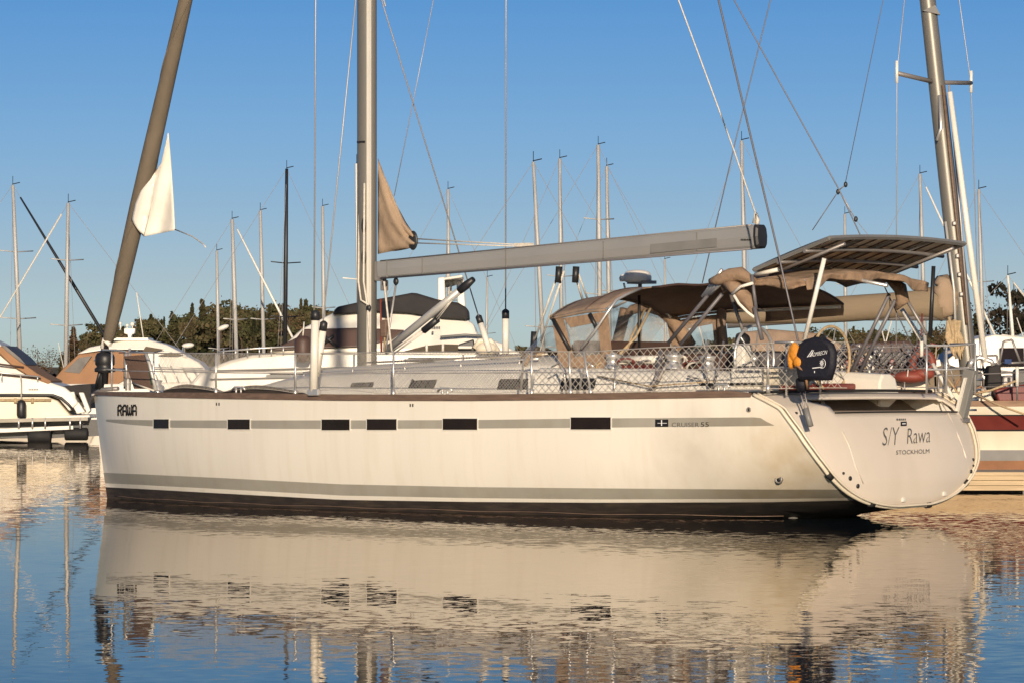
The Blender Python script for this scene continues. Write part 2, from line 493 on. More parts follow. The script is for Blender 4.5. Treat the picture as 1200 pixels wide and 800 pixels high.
mb = MB()
rows = []
for y, z in ((520, -0.5), (535, 0.6), (600, 1.6), (760, 3.0), (1200, 4.0)):
    rows.append([(x, y + 12 * math.sin(x * .03), z + (0.5 * math.sin(x * .05 + y) if z > 0 else 0)) for x in range(-260, 261, 10)])
mb.grid(rows)
o = mb.build('shore_ground', 'land'); o['kind'] = 'structure'


# ================================================================ trees
def leaf_cloud(rs, n, fn, size, flat=0.5):
    """n small leaf-clump faces; fn(rs) gives a centre"""
    vs = []
    for i in range(n):
        c = fn(rs); s = size * rs.uniform(0.55, 1.4)
        a = rs.normal(size=3); a /= np.linalg.norm(a)
        b = np.cross(a, rs.normal(size=3)); b /= np.linalg.norm(b)
        k = rs.uniform(.4, 1.0)
        vs += [c + a * s, c + b * s * k, c - a * s * .8, c - b * s * k]
    return np.array(vs)


def crown_points(kind, rs):
    """returns (leaf verts, trunk polyline specs) for a tree of height 1"""
    if kind == 'spruce':
        def fn(r):
            t = r.uniform(0.05, 1.0) ** 0.8
            w = 0.20 * (1 - t) * (0.65 + 0.35 * abs(math.sin(t * 38 + 1)))
            a = r.uniform(0, 2 * math.pi); q = w * math.sqrt(r.uniform(0.15, 1))
            return np.array([q * math.cos(a), q * math.sin(a), t - q * .35])
        return leaf_cloud(rs, 620, fn, 0.030)
    if kind == 'pine':
        cl = [(rs.normal(0, .12), rs.normal(0, .12), rs.uniform(.50, .93), rs.uniform(.07, .14)) for _ in range(12)]
        def fn(r):
            c = cl[r.integers(len(cl))]
            d = r.normal(size=3); d /= np.linalg.norm(d); d *= c[3] * r.uniform(.5, 1.0)
            return np.array([c[0] + d[0], c[1] + d[1], c[2] + d[2] * .6])
        return leaf_cloud(rs, 700, fn, 0.030)
    cl = [(rs.normal(0, .15), rs.normal(0, .15), rs.uniform(.35, .9), rs.uniform(.10, .2)) for _ in range(12)]
    def fn(r):
        c = cl[r.integers(len(cl))]
        d = r.normal(size=3); d *= c[3] * .5
        return np.array([c[0] + d[0], c[1] + d[1], c[2] + d[2]])
    return leaf_cloud(rs, 420, fn, 0.020)


def quads_obj(name, verts, material, parent=None):
    n = len(verts) // 4
    me = bpy.data.meshes.new(name)
    me.vertices.add(len(verts)); me.vertices.foreach_set('co', verts.astype(np.float32).ravel())
    me.loops.add(4 * n); me.loops.foreach_set('vertex_index', np.arange(4 * n, dtype=np.int32))
    me.polygons.add(n); me.polygons.foreach_set('loop_start', np.arange(0, 4 * n, 4, dtype=np.int32))
    me.update(calc_edges=True)
    me.materials.append(M[material])
    o = bpy.data.objects.new(name, me); COL.objects.link(o)
    if parent: o.parent = parent
    return o


PROTO = {}
for kd, seeds in (('spruce', 4), ('pine', 5), ('bare', 4)):
    PROTO[kd] = [crown_points(kd, np.random.default_rng(100 + 7 * i + len(kd))) for i in range(seeds)]


def tree(name, label, kind, material, px, py_top, D, base_z=1.0, wide=1.0, seed=0):
    top = at(px, py_top, D)
    h = top.z - base_z
    t = thing(name, label, 'tree', (top.x, D, base_z))
    pts = PROTO[kind][seed % len(PROTO[kind])] * np.array([h * wide, h * wide, h])
    quads_obj('crown', pts, material, t)
    mb = MB(); mb.tube([(0, 0, -.6), (0.01 * h, 0, h * .5), (0, 0, h * .93)], [h * .022, h * .014, h * .004], 6)
    for i in range(5):
        a = i * 2.4 + seed; z = h * (.4 + .1 * i)
        mb.tube([(0, 0, z), (math.cos(a) * h * .14 * wide, math.sin(a) * h * .14 * wide, z + h * .07)], [h * .008, h * .003], 4)
    mb.build('trunk', 'bark', t)
    return t


# silhouette of the far wood (pixel column, pixel row of the tree tops)
TOPS = [(60, 420), (80, 405), (110, 392), (135, 379), (150, 375), (175, 371), (200, 366), (230, 363), (245, 357), (270, 362), (300, 360), (330, 352), (352, 350),
        (375, 360), (400, 368), (430, 375), (470, 385), (520, 396), (560, 402), (640, 410), (760, 412), (820, 400), (880, 384), (940, 386), (1010, 381),
        (1090, 382), (1140, 372), (1160, 360)]


def wood(name, x0, x1, count, mats, seed, lift=0):
    rs = np.random.default_rng(seed)
    buckets = {k: [] for k in mats}
    tr = MB()
    for i in range(count):
        px = rs.uniform(x0, x1); D = rs.uniform(545, 700)
        base = 1.2 + (D - 535) * .01
        frac = (D - 545) / 155
        y = linterp(px, TOPS) + rs.normal(2, 4.5) + (1 - frac) * 10 + lift
        if rs.random() < .12: y -= rs.uniform(3, 9)
        if i % 3 == 0: y += (425 - y) * rs.uniform(.3, .75)      # undergrowth at the wood's edge
        X = (px - 600) * D / F; top = H - (y - YH) * D / F; h = max(1.2, top - base)
        k = list(mats)[rs.choice(len(mats), p=[m[1] for m in mats.values()])]
        kd = mats[k][0]
        P = PROTO[kd][rs.integers(len(PROTO[kd]))]
        a = rs.uniform(0, 6.28); ca, sa = math.cos(a), math.sin(a)
        R = np.array([[ca, sa, 0], [-sa, ca, 0], [0, 0, 1]])
        w = rs.uniform(.75, 1.25) * (1.0 if h > 5 else 1.6)
        buckets[k].append((P @ R) * np.array([h * w, h * w, h]) + np.array([X, D, base]))
        tr.tube([(X, D, base - .5), (X + rs.normal(0, .1), D, base + h * .9)], [h * .018, h * .005], 4)
    # one mesh, foliage kinds as material slots
    names = list(mats); allv = []; mi = []
    for j, k in enumerate(names):
        if buckets[k]:
            v = np.concatenate(buckets[k]); allv.append(v); mi += [j] * (len(v) // 4)
    o = quads_obj(name, np.concatenate(allv), names[0])
    for k in names[1:]: o.data.materials.append(M[k])
    o.data.polygons.foreach_set('material_index', mi)
    # trunks joined in
    tb = bmesh.new(); tb.from_mesh(o.data)
    o.data.materials.append(M['bark']); bi = len(names)
    vs = [tb.verts.new(p) for p in tr.v]
    for f in tr.f:
        try:
            q = tb.faces.new([vs[k] for k in f]); q.material_index = bi
        except ValueError: pass
    tb.to_mesh(o.data); tb.free()
    o['kind'] = 'stuff'
    return o


MIX = {'pine': ('pine', .40), 'spruce': ('spruce', .42), 'bare': ('bare', .18)}
o = wood('far_wood', 70, 470, 300, MIX, 5)
tag(o, 'dark pine and birch wood along the far shore behind the left masts', 'woodland')
o = wood('low_far_wood', 470, 1150, 330, MIX, 6)
tag(o, 'low wood on the far shore seen between the boats on the right', 'woodland')

tree('bare_tree', 'rounded brown bare tree on shore right of the leftmost mast', 'bare', 'bare', 44, 404, 520, wide=1.25, seed=0)
tree('bare_tree', 'low brown bare tree between the slanted furled forestay and mast', 'bare', 'bare', 58, 414, 525, wide=1.3, seed=1)
tree('spruce_tree', 'pointed brown spruce just right of the second mast from left', 'spruce', 'bare', 86, 384, 530, wide=1.6, seed=1)
tree('pine_tree', 'tall dark pine left of the leaning furled headsail', 'pine', 'pine', 118, 374, 540, wide=1.1, seed=2)
tree('bare_tree', 'thin leafless tree between two pointed trees at left', 'bare', 'bare', 101, 396, 535, wide=.9, seed=3)
tree('spruce_tree', 'dark spruce peeking out left of the furled headsail foot', 'spruce', 'pine', 111, 384, 542, wide=1.2, seed=3)
tree('spruce_tree', 'tallest pointed spruce of the wood, standing above the small lamp', 'spruce', 'spruce', 237, 352, 560, wide=1.2, seed=2)
for px, y, D, wd, sd, lb in ((1188, 322, 330, .7, 0, 'tall dark tree behind the small mast at right edge'),
                             (1171, 348, 335, .7, 1, 'round dark tree left of the small mast at right edge'),
                             (1206, 334, 340, .8, 2, 'dark tree cut by the right picture border'),
                             (1158, 352, 345, .9, 3, 'low dark tree right of the white spinnaker pole')):
    tree('dark_tree', lb, 'pine' if sd % 2 == 0 else 'bare', 'dark_leaves', px, y, D, base_z=0.6, wide=wd, seed=sd)
# ================================================================ THE WHITE CRUISING YACHT
PSI = rad(39.75); SP, CP = math.sin(PSI), math.cos(PSI)
D2 = 70.4; X0 = -488 * D2 / F


def proj(u, v, z):
    X = X0 + u * CP - v * SP; D = D2 - u * SP - v * CP
    return 600 + F * X / D, YH - (z - H) * F / D


def LL(px, py, v):
    k = (px - 600) / F
    u = (k * (D2 - v * CP) - X0 + v * SP) / (CP + k * SP)
    D = D2 - u * SP - v * CP
    return u, H - (py - YH) * D / F


def R(px, py, v):
    u, z = LL(px, py, v)
    return Vector((u, -v, z))


BD = [(0, .04), (.5, .36), (1, .62), (2, 1.03), (4, 1.60), (6, 1.98), (8, 2.20), (10, 2.30), (12, 2.32), (14, 2.26), (15, 2.22), (15.5, 2.17), (16.0, 2.12)]
ZK = [(0, -.08), (1, -.35), (2.5, -.55), (5, -.65), (9, -.62), (12, -.40), (14, -.12), (15, .02), (16.0, .16)]
ZDP = [(112, 461), (180, 463.5), (250, 465), (400, 467.2), (550, 467.5), (700, 466), (880, 463), (940, 460)]


def zdeck(u):
    u = max(0.0, min(u, 15.3)); v = sinterp(u, BD)
    px, _ = proj(u, v, 0); D = D2 - u * SP - v * CP
    return H - (linterp(px, ZDP) - YH) * D / F


def hb(u, z):
    zd, zk = zdeck(u), sinterp(u, ZK)
    s = max(0.0, min(1.0, (z - zk) / (zd - zk)))
    t = min(1.0, u / 5.0)
    a, b = 1.5 + 2.0 * t, 1.3 + 2.2 * t
    if u > 12:
        q = min(1.0, (u - 12) / 3.4); a += (2.7 - a) * q; b += (2.4 - b) * q      # rounder towards the transom
    return sinterp(u, BD) * (1 - (1 - s) ** a) ** (1 / b)


def stem(u, z):
    return .27 * (zdeck(0) - z) / 1.7 * max(0.0, 1 - u / 2.5) ** 2


def hullpt(px, py, off=0.0):
    v = 1.5
    for _ in range(12):
        u, z = LL(px, py, v)
        v = .5 * v + .5 * hb(max(u, 0.02), z)
    return Vector((u, -(v + off), z))


yacht = thing('sailing_yacht', 'large white cruising yacht with furled headsail and boom, nearest in the harbour', 'sailing yacht',
              (X0, D2, 0), -PSI)
SEAM = [(15.0, 1.735), (15.19, 1.655), (15.42, 1.545), (15.66, 1.235), (15.81, .968), (15.90, .77), (15.95, .544), (15.965, .423), (15.98, .323), (15.99, .22), (16.0, .165)]
US0 = 15.0
LV = [  # pixel curves of the painted bands: stripe top/bottom, grey band top/bottom, antifouling top
    [(112, 490.5), (118, 490.8), (200, 492), (400, 492), (550, 491.6), (700, 489.6), (890, 488.4), (905, 497.6)],
    [(112, 491.0), (118, 492.6), (150, 497), (200, 500.6), (330, 502), (400, 502), (550, 501.6), (700, 500.6), (885, 498.8), (905, 498.2)],
    [(112, 553), (125, 553.3), (250, 559), (400, 566.8), (550, 570), (700, 571.6), (900, 573), (1010, 573)],
    [(112, 565), (125, 565.5), (250, 572), (400, 580), (550, 583), (700, 584.5), (900, 584), (1010, 583)],
    [(112, 569), (125, 570), (250, 577), (400, 585), (550, 587.4), (700, 588.4), (900, 587.8), (1010, 585.5)]]


def level(u, k):
    z = 1.0
    for _ in range(4):
        v = hb(u, z); px, _y = proj(u + stem(u, z), v, 0); D = D2 - u * SP - v * CP
        z = H - (linterp(px, LV[k]) - YH) * D / F
    return z


us = sorted(set([0, .12, .25, .4, .6, .8] + [i * .22 for i in range(5, 68)] + [US0] + [p[0] for p in SEAM] +
                [15.1, 15.3, 15.54, 15.74, 15.86, 15.93]))
us = [u for u in us if u <= 16.0]
cols = []
pxs = []
for u in us:
    zd, zk = zdeck(u), sinterp(u, ZK)
    zt = zd if u <= US0 else linterp(u, SEAM)
    lv = [level(u, k) for k in range(5)]
    rows = [zt, zt - (zt - lv[0]) * .5] + lv[:2]
    rows += [lv[1] + (lv[2] - lv[1]) * q for q in (.25, .5, .75)] + lv[2:5]
    rows += [lv[4] * .5, 0.0, -.1, -.25] + [zk + (-.25 - zk) * q for q in (.6, .3, .1)] + [zk]
    rows = [max(zk, min(zt, z)) for z in rows]
    for i in range(1, len(rows)): rows[i] = min(rows[i], rows[i - 1])
    cols.append([(u + stem(u, z), hb(u, z), z) for z in rows])
    pxs.append(proj(u, hb(u, lv[0]), 0)[0])
mb = MB()
BAND = [0, 0, 1, 0, 0, 0, 0, 1, 0, 2, 2, 2, 2, 2, 2, 2, 2]


def band(i, j):
    if j == 2 and not (118 < pxs[i] < 905): return 0
    if j == 7 and pxs[i] > 1003: return 0
    return BAND[j]


for sgn in (-1, 1):
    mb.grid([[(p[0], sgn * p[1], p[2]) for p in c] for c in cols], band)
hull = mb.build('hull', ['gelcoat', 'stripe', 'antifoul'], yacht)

# ---- transom: rows from the sheer down to the waterline, bulging slightly aft
NW = 41


def seam_at(t):
    k = t * (len(SEAM) - 1)
    z = linterp(k, [(i, p[1]) for i, p in enumerate(SEAM)]); u = linterp(k, [(i, p[0]) for i, p in enumerate(SEAM)])
    return u, hb(u, z), z


def transom_pt(t, w, off=0.0):
    u, v, z = seam_at(t)
    e = linterp(t, [(0, .20), (.5, .12), (.85, .06), (1, 0)])
    return Vector((u + off + e * (1 - abs(w) ** 3.2), -w * v, z + .02 * (1 - w * w) * (1 - t)))


def on_transom(px, py, off=0.012):
    t, w = .5, 0.
    best = None
    for it in range(60):
        p = transom_pt(t, w, off); q = proj(p.x, -p.y, p.z)
        ex, ey = px - q[0], py - q[1]
        if abs(ex) + abs(ey) < .02: break
        d = 1e-3
        a = transom_pt(t + d, w, off); a = proj(a.x, -a.y, a.z); b = transom_pt(t, w + d, off); b = proj(b.x, -b.y, b.z)
        j11, j12, j21, j22 = (a[0] - q[0]) / d, (b[0] - q[0]) / d, (a[1] - q[1]) / d, (b[1] - q[1]) / d
        det = j11 * j22 - j12 * j21
        if abs(det) < 1e-6: break
        t += max(-.1, min(.1, (j22 * ex - j12 * ey) / det)); w += max(-.2, min(.2, (-j21 * ex + j11 * ey) / det))
        t = max(0.0, min(.995, t)); w = max(-.98, min(.98, w))
    return t, w


# rows chosen so that the opening's upper and lower edges fall on them
T_UP, T_LO = on_transom(1000, 465.5)[0], on_transom(1040, 481.0)[0]
ts = [T_UP * i / 3 for i in range(3)] + [T_UP + (T_LO - T_UP) * i / 5 for i in range(5)] + [T_LO + (1 - T_LO) * i / 26 for i in range(27)]
ws = [1 - 2 * j / (NW - 1) for j in range(NW)]
RT0, RT1 = 3, 8          # rows of the opening
RW0, RW1 = 6, 37         # columns of the opening at its top
mb = MB()


def hole(i, j):
    lo = RW0 + (i - RT0) * .75; hi = RW1 + (i - RT0) * 0.2
    return RT0 <= i < RT1 and lo <= j < hi


mb.grid([[transom_pt(t, w) for w in ws] for t in ts], lambda i, j: None if hole(i, j) else 0)
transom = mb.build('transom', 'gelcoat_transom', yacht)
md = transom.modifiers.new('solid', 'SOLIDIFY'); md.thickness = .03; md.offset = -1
# recess behind the opening
mb = MB()
p00, p01 = transom_pt(ts[RT0 - 1], ws[RW0 - 2], -.04), transom_pt(ts[RT0 - 1], ws[RW1 + 2], -.04)
p10, p11 = transom_pt(ts[RT1 + 1], ws[RW0], -.03), transom_pt(ts[RT1 + 1], ws[RW1 + 1], -.03)
dv = Vector((-.55, 0, 0)); dt = Vector((-.75, 0, .02))
q = [p00, p01, p11, p10]; b = [p00 + dt, p01 + dt, p11 + dv, p10 + dv]
mb.poly(b, 0)
mb.poly([q[0], b[0], b[1], q[1]], 0); mb.poly([q[3], b[3], b[2], q[2]], 1)
mb.poly([q[0], b[0], b[3], q[3]], 0); mb.poly([q[1], b[1], b[2], q[2]], 1)
mb.build('transom_recess', ['recess', 'white'], yacht)
mb = MB(); c = transom_pt(ts[6], ws[14], -.5); mb.lathe([(.0, 0), (.05, 0), (.05, .03), (.03, .05), (0, .05)], c, 12, ax='x')
mb.build('latch', 'dull_steel', yacht)
mb = MB(); lip = [transom_pt(ts[RT1] + .004, ws[j], .012) for j in range(RW0 + 3, RW1 + 2)]
mb.tube(lip, .012, 6); mb.build('lip_trim', 'rubber', yacht)

# rub strip along the seam with its clamps
def seam_pts(off):
    near = [Vector((u + .0, -(v + off), z)) for u, v, z in [seam_at(t) for t in np.linspace(0, 1, 40)]]
    far = [Vector((p.x, -p.y, p.z)) for p in near[::-1]]
    return near + far[1:]


sp = seam_pts(.012)
mb = MB(); mb.tube(sp, .028, 8)
sp2 = [p + Vector((.06, 0, .015)) for p in seam_pts(-.005)]
mb.tube(sp2, .016, 6)
mb.build('rub_strip', 'cream', yacht)
for px, py in ((974, 554), (1020, 585), (1086, 592), (1136, 569)):
    k = min(range(len(sp)), key=lambda i: (proj(sp[i].x, -sp[i].y, sp[i].z)[0] - px) ** 2 + (proj(sp[i].x, -sp[i].y, sp[i].z)[1] - py) ** 2)
    d = (sp[min(k + 1, len(sp) - 1)] - sp[k - 1]).normalized()
    mb = MB(); mb.tube([sp[k] - d * .05, sp[k] + d * .05], .045, 8); mb.build('strip_clamp', 'rubber', yacht)
# little plugs on the transom corner panels, foot pads at the bottom
for px, py, r in ((989, 554, .02), (997, 560, .032), (1006, 569, .032), (1141, 538, .022), (1141, 545, .018), (1138.5, 552, .03), (934, 483.5, .018)):
    t, w = on_transom(px, py); p = transom_pt(t, w, 0.0)
    mb = MB(); mb.lathe([(0, .02), (r * .6, .02), (r, .012), (r, -.02)], p, 12, ax='x')
    mb.build('plug', 'black', yacht)
for px, py in ((1059, 585), (1107, 578)):
    t, w = on_transom(px, py); p = transom_pt(t, w, 0.0)
    mb = MB(); mb.box(p, (.05, .07, .06), rot=None); mb.build('step_pad', 'white', yacht, bevel=.01)
# creases of the fold-down platform
for line in ([(988, 505), (995, 520), (1003, 545), (1012, 566)], [(1098, 462), (1112, 484), (1124, 511), (1132, 533), (1136, 552)]):
    mb = MB(); mb.tube([transom_pt(*on_transom(*q), off=.002) for q in line], .010, 6)
    mb.build('platform_seam', 'gelcoat_transom', yacht)

# lettering on the transom
def tr_fn(x0, y0, x1, y1, dx=0):
    def fn(a, b):
        px = x0 + (x1 - x0) * a; py = y0 + (y1 - y0) * a - dx * b
        return transom_pt(*on_transom(px, py - 0), off=.014)
    return fn


text_part('name_lettering', 'S/Y', tr_fn(1034, 521.5, 1054, 520.5, 21), 'text_grey', yacht, shear=.15, thin=-.012)
text_part('name_lettering', 'Rawa', tr_fn(1063, 519.5, 1090, 517.5, 18), 'text_grey', yacht, shear=.1, thin=-.012)
text_part('home_port_lettering', 'STOCKHOLM', tr_fn(1050, 532.2, 1089, 530.4, 5), 'text_grey', yacht)
mb = MB(); fn = tr_fn(1055.5, 498.5, 1062.5, 498.2, 5)
mb.poly([fn(0, 0), fn(1, 0), fn(1, 1), fn(0, 1)]); mb.build('emblem', 'text', yacht)
mb = MB(); fn = tr_fn(1056.8, 496.6, 1061, 496.4, 1.2)
mb.poly([fn(0, 0) + Vector((.004, 0, 0)), fn(1, 0) + Vector((.004, 0, 0)), fn(1, 1) + Vector((.004, 0, 0)), fn(0, 1) + Vector((.004, 0, 0))])
mb.build('emblem_bar', 'text_white', yacht)
mb = MB()
for i, (a, b_) in enumerate(((1050.5, 1052.2), (1053, 1054.6), (1055.2, 1056.6), (1057.4, 1059.2), (1060, 1061.4))):
    fn = tr_fn(a, 492, b_, 492, 2.2); mb.poly([fn(0, 0), fn(1, 0), fn(1, 1), fn(0, 1)])
mb.build('small_lettering', 'text_grey', yacht)


# lettering on the bow: rounded block strokes
def stroke_text(name, strokes, x0, y0, w, h, width, material, fnp):
    mb = MB()
    for st in strokes:
        pts = [fnp(x0 + w * a, y0 - h * b) for a, b in st]
        for p, q in zip(pts, pts[1:]):
            d = (q - p).normalized() * width * .8; mb.tube([p - d, q + d], width, 6)
    o = mb.build(name, material, yacht)
    return o


LW, G = .185, .272
def glyph(ch, x):
    w = LW
    if ch == 'R': return [[(x, 0), (x, .8), (x + w * .25, 1), (x + w * .75, 1), (x + w, .85), (x + w, .62), (x + w * .7, .48), (x, .48)], [(x + w * .6, .48), (x + w, 0)]]
    if ch == 'A': return [[(x, 0), (x, .8), (x + w * .3, 1), (x + w * .7, 1), (x + w, .8), (x + w, 0)], [(x, .42), (x + w, .42)]]
    if ch == 'W': return [[(x - .02, 1), (x - .02, .15), (x + w * .2, 0), (x + w * .5, .2), (x + w * .5, .75)], [(x + w * .5, .2), (x + w * .8, 0), (x + w + .02, .15), (x + w + .02, 1)]]


st = []
for i, ch in enumerate('RAWA'): st += glyph(ch, i * G)
stroke_text('bow_lettering', st, 138.3, 485.5, 21.5, 11.0, .0145, 'text', lambda a, b: hullpt(a, b, .004))

# hull windows in the grey stripe
for x0, x1, y0, y1 in ((180.5, 198, 490.8, 501.5), (267.5, 293, 491, 502.5), (377.5, 410, 491, 503.5), (430.5, 465, 490.6, 503.2),
                       (519.5, 559.5, 490, 503), (669.5, 716, 488.5, 502.6)):
    fr, gl = MB(), MB()
    n = 8
    def strip(mb, x0, x1, y0, y1, o1, o2):
        rows = []
        for off, dd in ((-.01, 0), (o1, 0), (o2, .35)):
            rows.append((off, dd))
        top = [[hullpt(x0 + (x1 - x0) * i / n, y, of) for i in range(n + 1)] for y, of in ((y0, -.02), (y0, o1), (y1, o1), (y1, -.02))]
        mb.grid(top, smooth=False)
        for x in (x0, x1):
            mb.poly([hullpt(x, y0, -.02), hullpt(x, y0, o1), hullpt(x, y1, o1), hullpt(x, y1, -.02)])
    strip(fr, x0 - 1.1, x1 + 1.1, y0 - 1.0, y1 + 1.0, .008, 0)
    f = fr.build('hull_window', 'white', yacht)
    strip(gl, x0, x1, y0, y1, .013, 0)
    gl.build('pane', 'glass_dark', f)

# model mark and model lettering in the stripe
mb = MB()
for (a, b_, c_, d_) in ((768, 783.5, 490.8, 499.6),):
    mb.poly([hullpt(a, d_, .006), hullpt(b_, d_, .006), hullpt(b_, c_, .006), hullpt(a, c_, .006)])
eb = mb.build('emblem', 'text', yacht)
mb = MB()
for a, b_, c_, d_ in ((775.2, 776.4, 491.6, 498.4), (771, 782, 495.0, 495.6)):
    mb.poly([hullpt(a, d_, .010), hullpt(b_, d_, .010), hullpt(b_, c_, .010), hullpt(a, c_, .010)])
mb.build('emblem_star', 'text_white', eb)
text_part('class_lettering', 'CRUISER', lambda a, b: hullpt(787.5 + 32 * a, 499.8 - 5.2 * b, .007), 'text_grey', yacht)
text_part('class_lettering', '55', lambda a, b: hullpt(821.5 + 9.5 * a, 499.6 - 5.4 * b, .007), 'text', yacht)

# skin fittings and drain slots
for px, py, r in ((877.5, 479.5, .036), (912.5, 561, .062)):
    p = hullpt(px, py, 0)
    mb = MB(); mb.lathe([(r * .55, .012), (r * .8, -.02), (r, -.008), (r, .02), (r * .5, .03)], p, 16, ax='y'); f = mb.build('skin_fitting', 'dull_steel', yacht)
    mb = MB(); mb.lathe([(0, -.0), (r * .56, -.0), (r * .56, .02)], p + Vector((0, -.004, 0)), 14, ax='y'); mb.build('outlet', 'black', f)
for px, py in ((254, 473), (257, 473), (481, 474.3), (484, 474.3)):
    p = hullpt(px, py, .003); mb = MB(); mb.box(p, (.018, .014, .045)); mb.build('drain_slot', 'black', yacht)
p = hullpt(925, 607, 0); mb = MB(); mb.ell(p + Vector((0, .0, 0)), (.16, .05, .03)); mb.build('exhaust_outlet', 'grey_plastic', yacht)

# tan scum line just above the water
mb = MB()
for s in (1, -1): mb.tube([Vector((u + stem(u, .035), -s * (hb(u, .035) + .002), .035 + .008 * math.sin(u * 3))) for u in np.linspace(.3, 14.6, 60)], .006, 5)
mb.build('waterline_scum', 'wood', yacht)

# ---- deck and toe rail
du = [0.05, .3, .7] + [i * .5 for i in range(2, 31)]
rows = []
for u in du:
    b_ = sinterp(u, BD) - .02; z = zdeck(u)
    rows.append([(u, -w * b_, z - .01 + .05 * (1 - w * w)) for w in (1, .9, .6, .3, 0, -.3, -.6, -.9, -1)])
rows.append([transom_pt(0, w) for w in (1, .9, .6, .3, 0, -.3, -.6, -.9, -1)])
mb = MB(); mb.grid(rows); mb.build('deck', 'deck', yacht)
for s in (1, -1):
    mb = MB(); rows = []
    for i in range(100):
        u = .02 + 14.93 * i / 99; b_ = sinterp(u, BD); z = zdeck(u)
        hgt = linterp(u, [(0, .030), (1.2, .042), (4, .072), (14.6, .072), (15, .03)])
        rows.append([(u, -s * (b_ + .022), z - .02), (u, -s * (b_ + .02), z + hgt), (u, -s * (b_ - .05), z + hgt), (u, -s * (b_ - .06), z - .02)])
    mb.grid(rows, smooth=False); mb.poly(rows[0]); mb.poly(rows[-1])
    mb.build('toe_rail', 'wood', yacht)
# dark low gunwale trim aft of the rail
mb = MB(); mb.tube([Vector((u, -(sinterp(u, BD) - .03), zdeck(min(u, 15)) + .035)) for u in (14.9, 15.0, 15.1)] + [transom_pt(0, w) + Vector((0, 0, .03)) for w in (.9, .6, .3, 0, -.3, -.6, -.9)], .022, 6)
mb.build('stern_trim', 'rubber', yacht)
# chocks and cleats on the rail
for px in (278, 520, 844):
    mb = MB(); a = hullpt(px, 461, -.03); a.z = zdeck(a.x) + .10
    mb.tube([a + Vector((-.14, 0, .02)), a + Vector((-.09, 0, .06)), a + Vector((.09, 0, .06)), a + Vector((.14, 0, .02))], .016, 8)
    mb.tube([a + Vector((-.05, 0, -.06)), a + Vector((-.05, 0, .05))], .014, 6); mb.tube([a + Vector((.05, 0, -.06)), a + Vector((.05, 0, .05))], .014, 6)
    mb.build('cleat', 'steel', yacht)

# ---- coachroof
CW = [(3.3, .02), (4.2, .12), (5.2, .27), (6.0, .34), (7.5, .40), (9.0, .45), (10.4, .50), (10.9, .50)]
CB = [(3.3, .70), (4.5, 1.05), (6, 1.35), (8, 1.5), (10.9, 1.5)]
rows = []
for i in range(31):
    u = 3.3 + 7.6 * i / 30; wl_, b_, zb = linterp(u, CW), linterp(u, CB), zdeck(u)
    t_ = b_ - .42 * wl_
    half = [(b_, zb - .03), (b_ - .02, zb + wl_ * .1), (t_ + .03, zb + wl_ * .92), (t_ - .04, zb + wl_), (t_ * .6, zb + wl_ * 1.0 + .12 * min(1, wl_ * 3)),
            (0, zb + wl_ + .17 * min(1, wl_ * 3))]
    rows.append([(u, -v, z) for v, z in half] + [(u, v, z) for v, z in half[-2::-1]])
mb = MB(); mb.grid(rows); mb.poly(rows[-1])
roof = mb.build('coachroof', 'white', yacht)


def roofpt(px, py, off=.01):
    v = 1.3
    for _ in range(14):
        u, z = LL(px, py, v)
        b_, zb = linterp(u, CB), zdeck(u)
        v = .5 * v + .5 * (b_ - .42 * max(0, z - zb))
    return Vector((u, -(v + off), z))


for q in ([(410, 453.5), (437, 453.5), (441, 443), (415, 443)], [(478, 454.5), (509, 454.5), (514, 443), (483, 443)],
          [(582, 456), (618, 456), (620, 443), (586, 443)]):
    mb = MB(); pts = [roofpt(*p) for p in q]; mb.prism(pts, (0, .05, 0)); mb.build('cabin_window', 'black', yacht, bevel=.01)
# grab rail, hatches and lines on the roof
mb = MB()
g = [Vector((u, -(linterp(u, CB) - .42 * linterp(u, CW) - .15), zdeck(u) + linterp(u, CW) + .09)) for u in np.linspace(5.5, 10.3, 14)]
mb.tube(g, .016, 6)
for p in g[::3]: mb.tube([p, p - Vector((0, 0, .09))], .014, 6)
mb.build('grab_rail', 'steel', yacht)
for u, w in ((4.3, .5), (7.2, .55), (8.6, .5)):
    mb = MB(); z = zdeck(u) + linterp(u, CW) + .19
    mb.box((u, 0, z), (.55, w, .05)); h_ = mb.build('deck_hatch', 'alu', yacht, bevel=.01)
    mb = MB(); mb.box((u, 0, z + .032), (.46, w - .09, .02)); mb.build('hatch_pane', 'glass_dark', h_)
for k, v in enumerate((.35, .45, .55)):
    mb = MB(); mb.tube([(6.2, -v * .6, zdeck(6) + .54), (8, -v, zdeck(8) + .60), (9.9, -v * 1.3, zdeck(9.9) + .66)], .012, 5)
    mb.build('control_line', ['rope', 'rope_tan', 'wire_dark'][k], yacht)
# bow locker lids seen as low dark mounds
for px0, px1 in ((186, 243), (256, 336)):
    mb = MB(); rows = []
    for i in range(9):
        t = i / 8; px = px0 + (px1 - px0) * t; hgt = .085 + .11 * math.sin(math.pi * t)
        a = hullpt(px, 463, -.10); zb = zdeck(a.x)
        rows.append([(a.x, a.y, zb), (a.x, a.y, zb + hgt), (a.x, a.y + .35, zb + hgt * .8), (a.x, a.y + .4, zb)])
    mb.grid(rows, smooth=False); mb.build('folded_cover', 'antifoul', yacht)

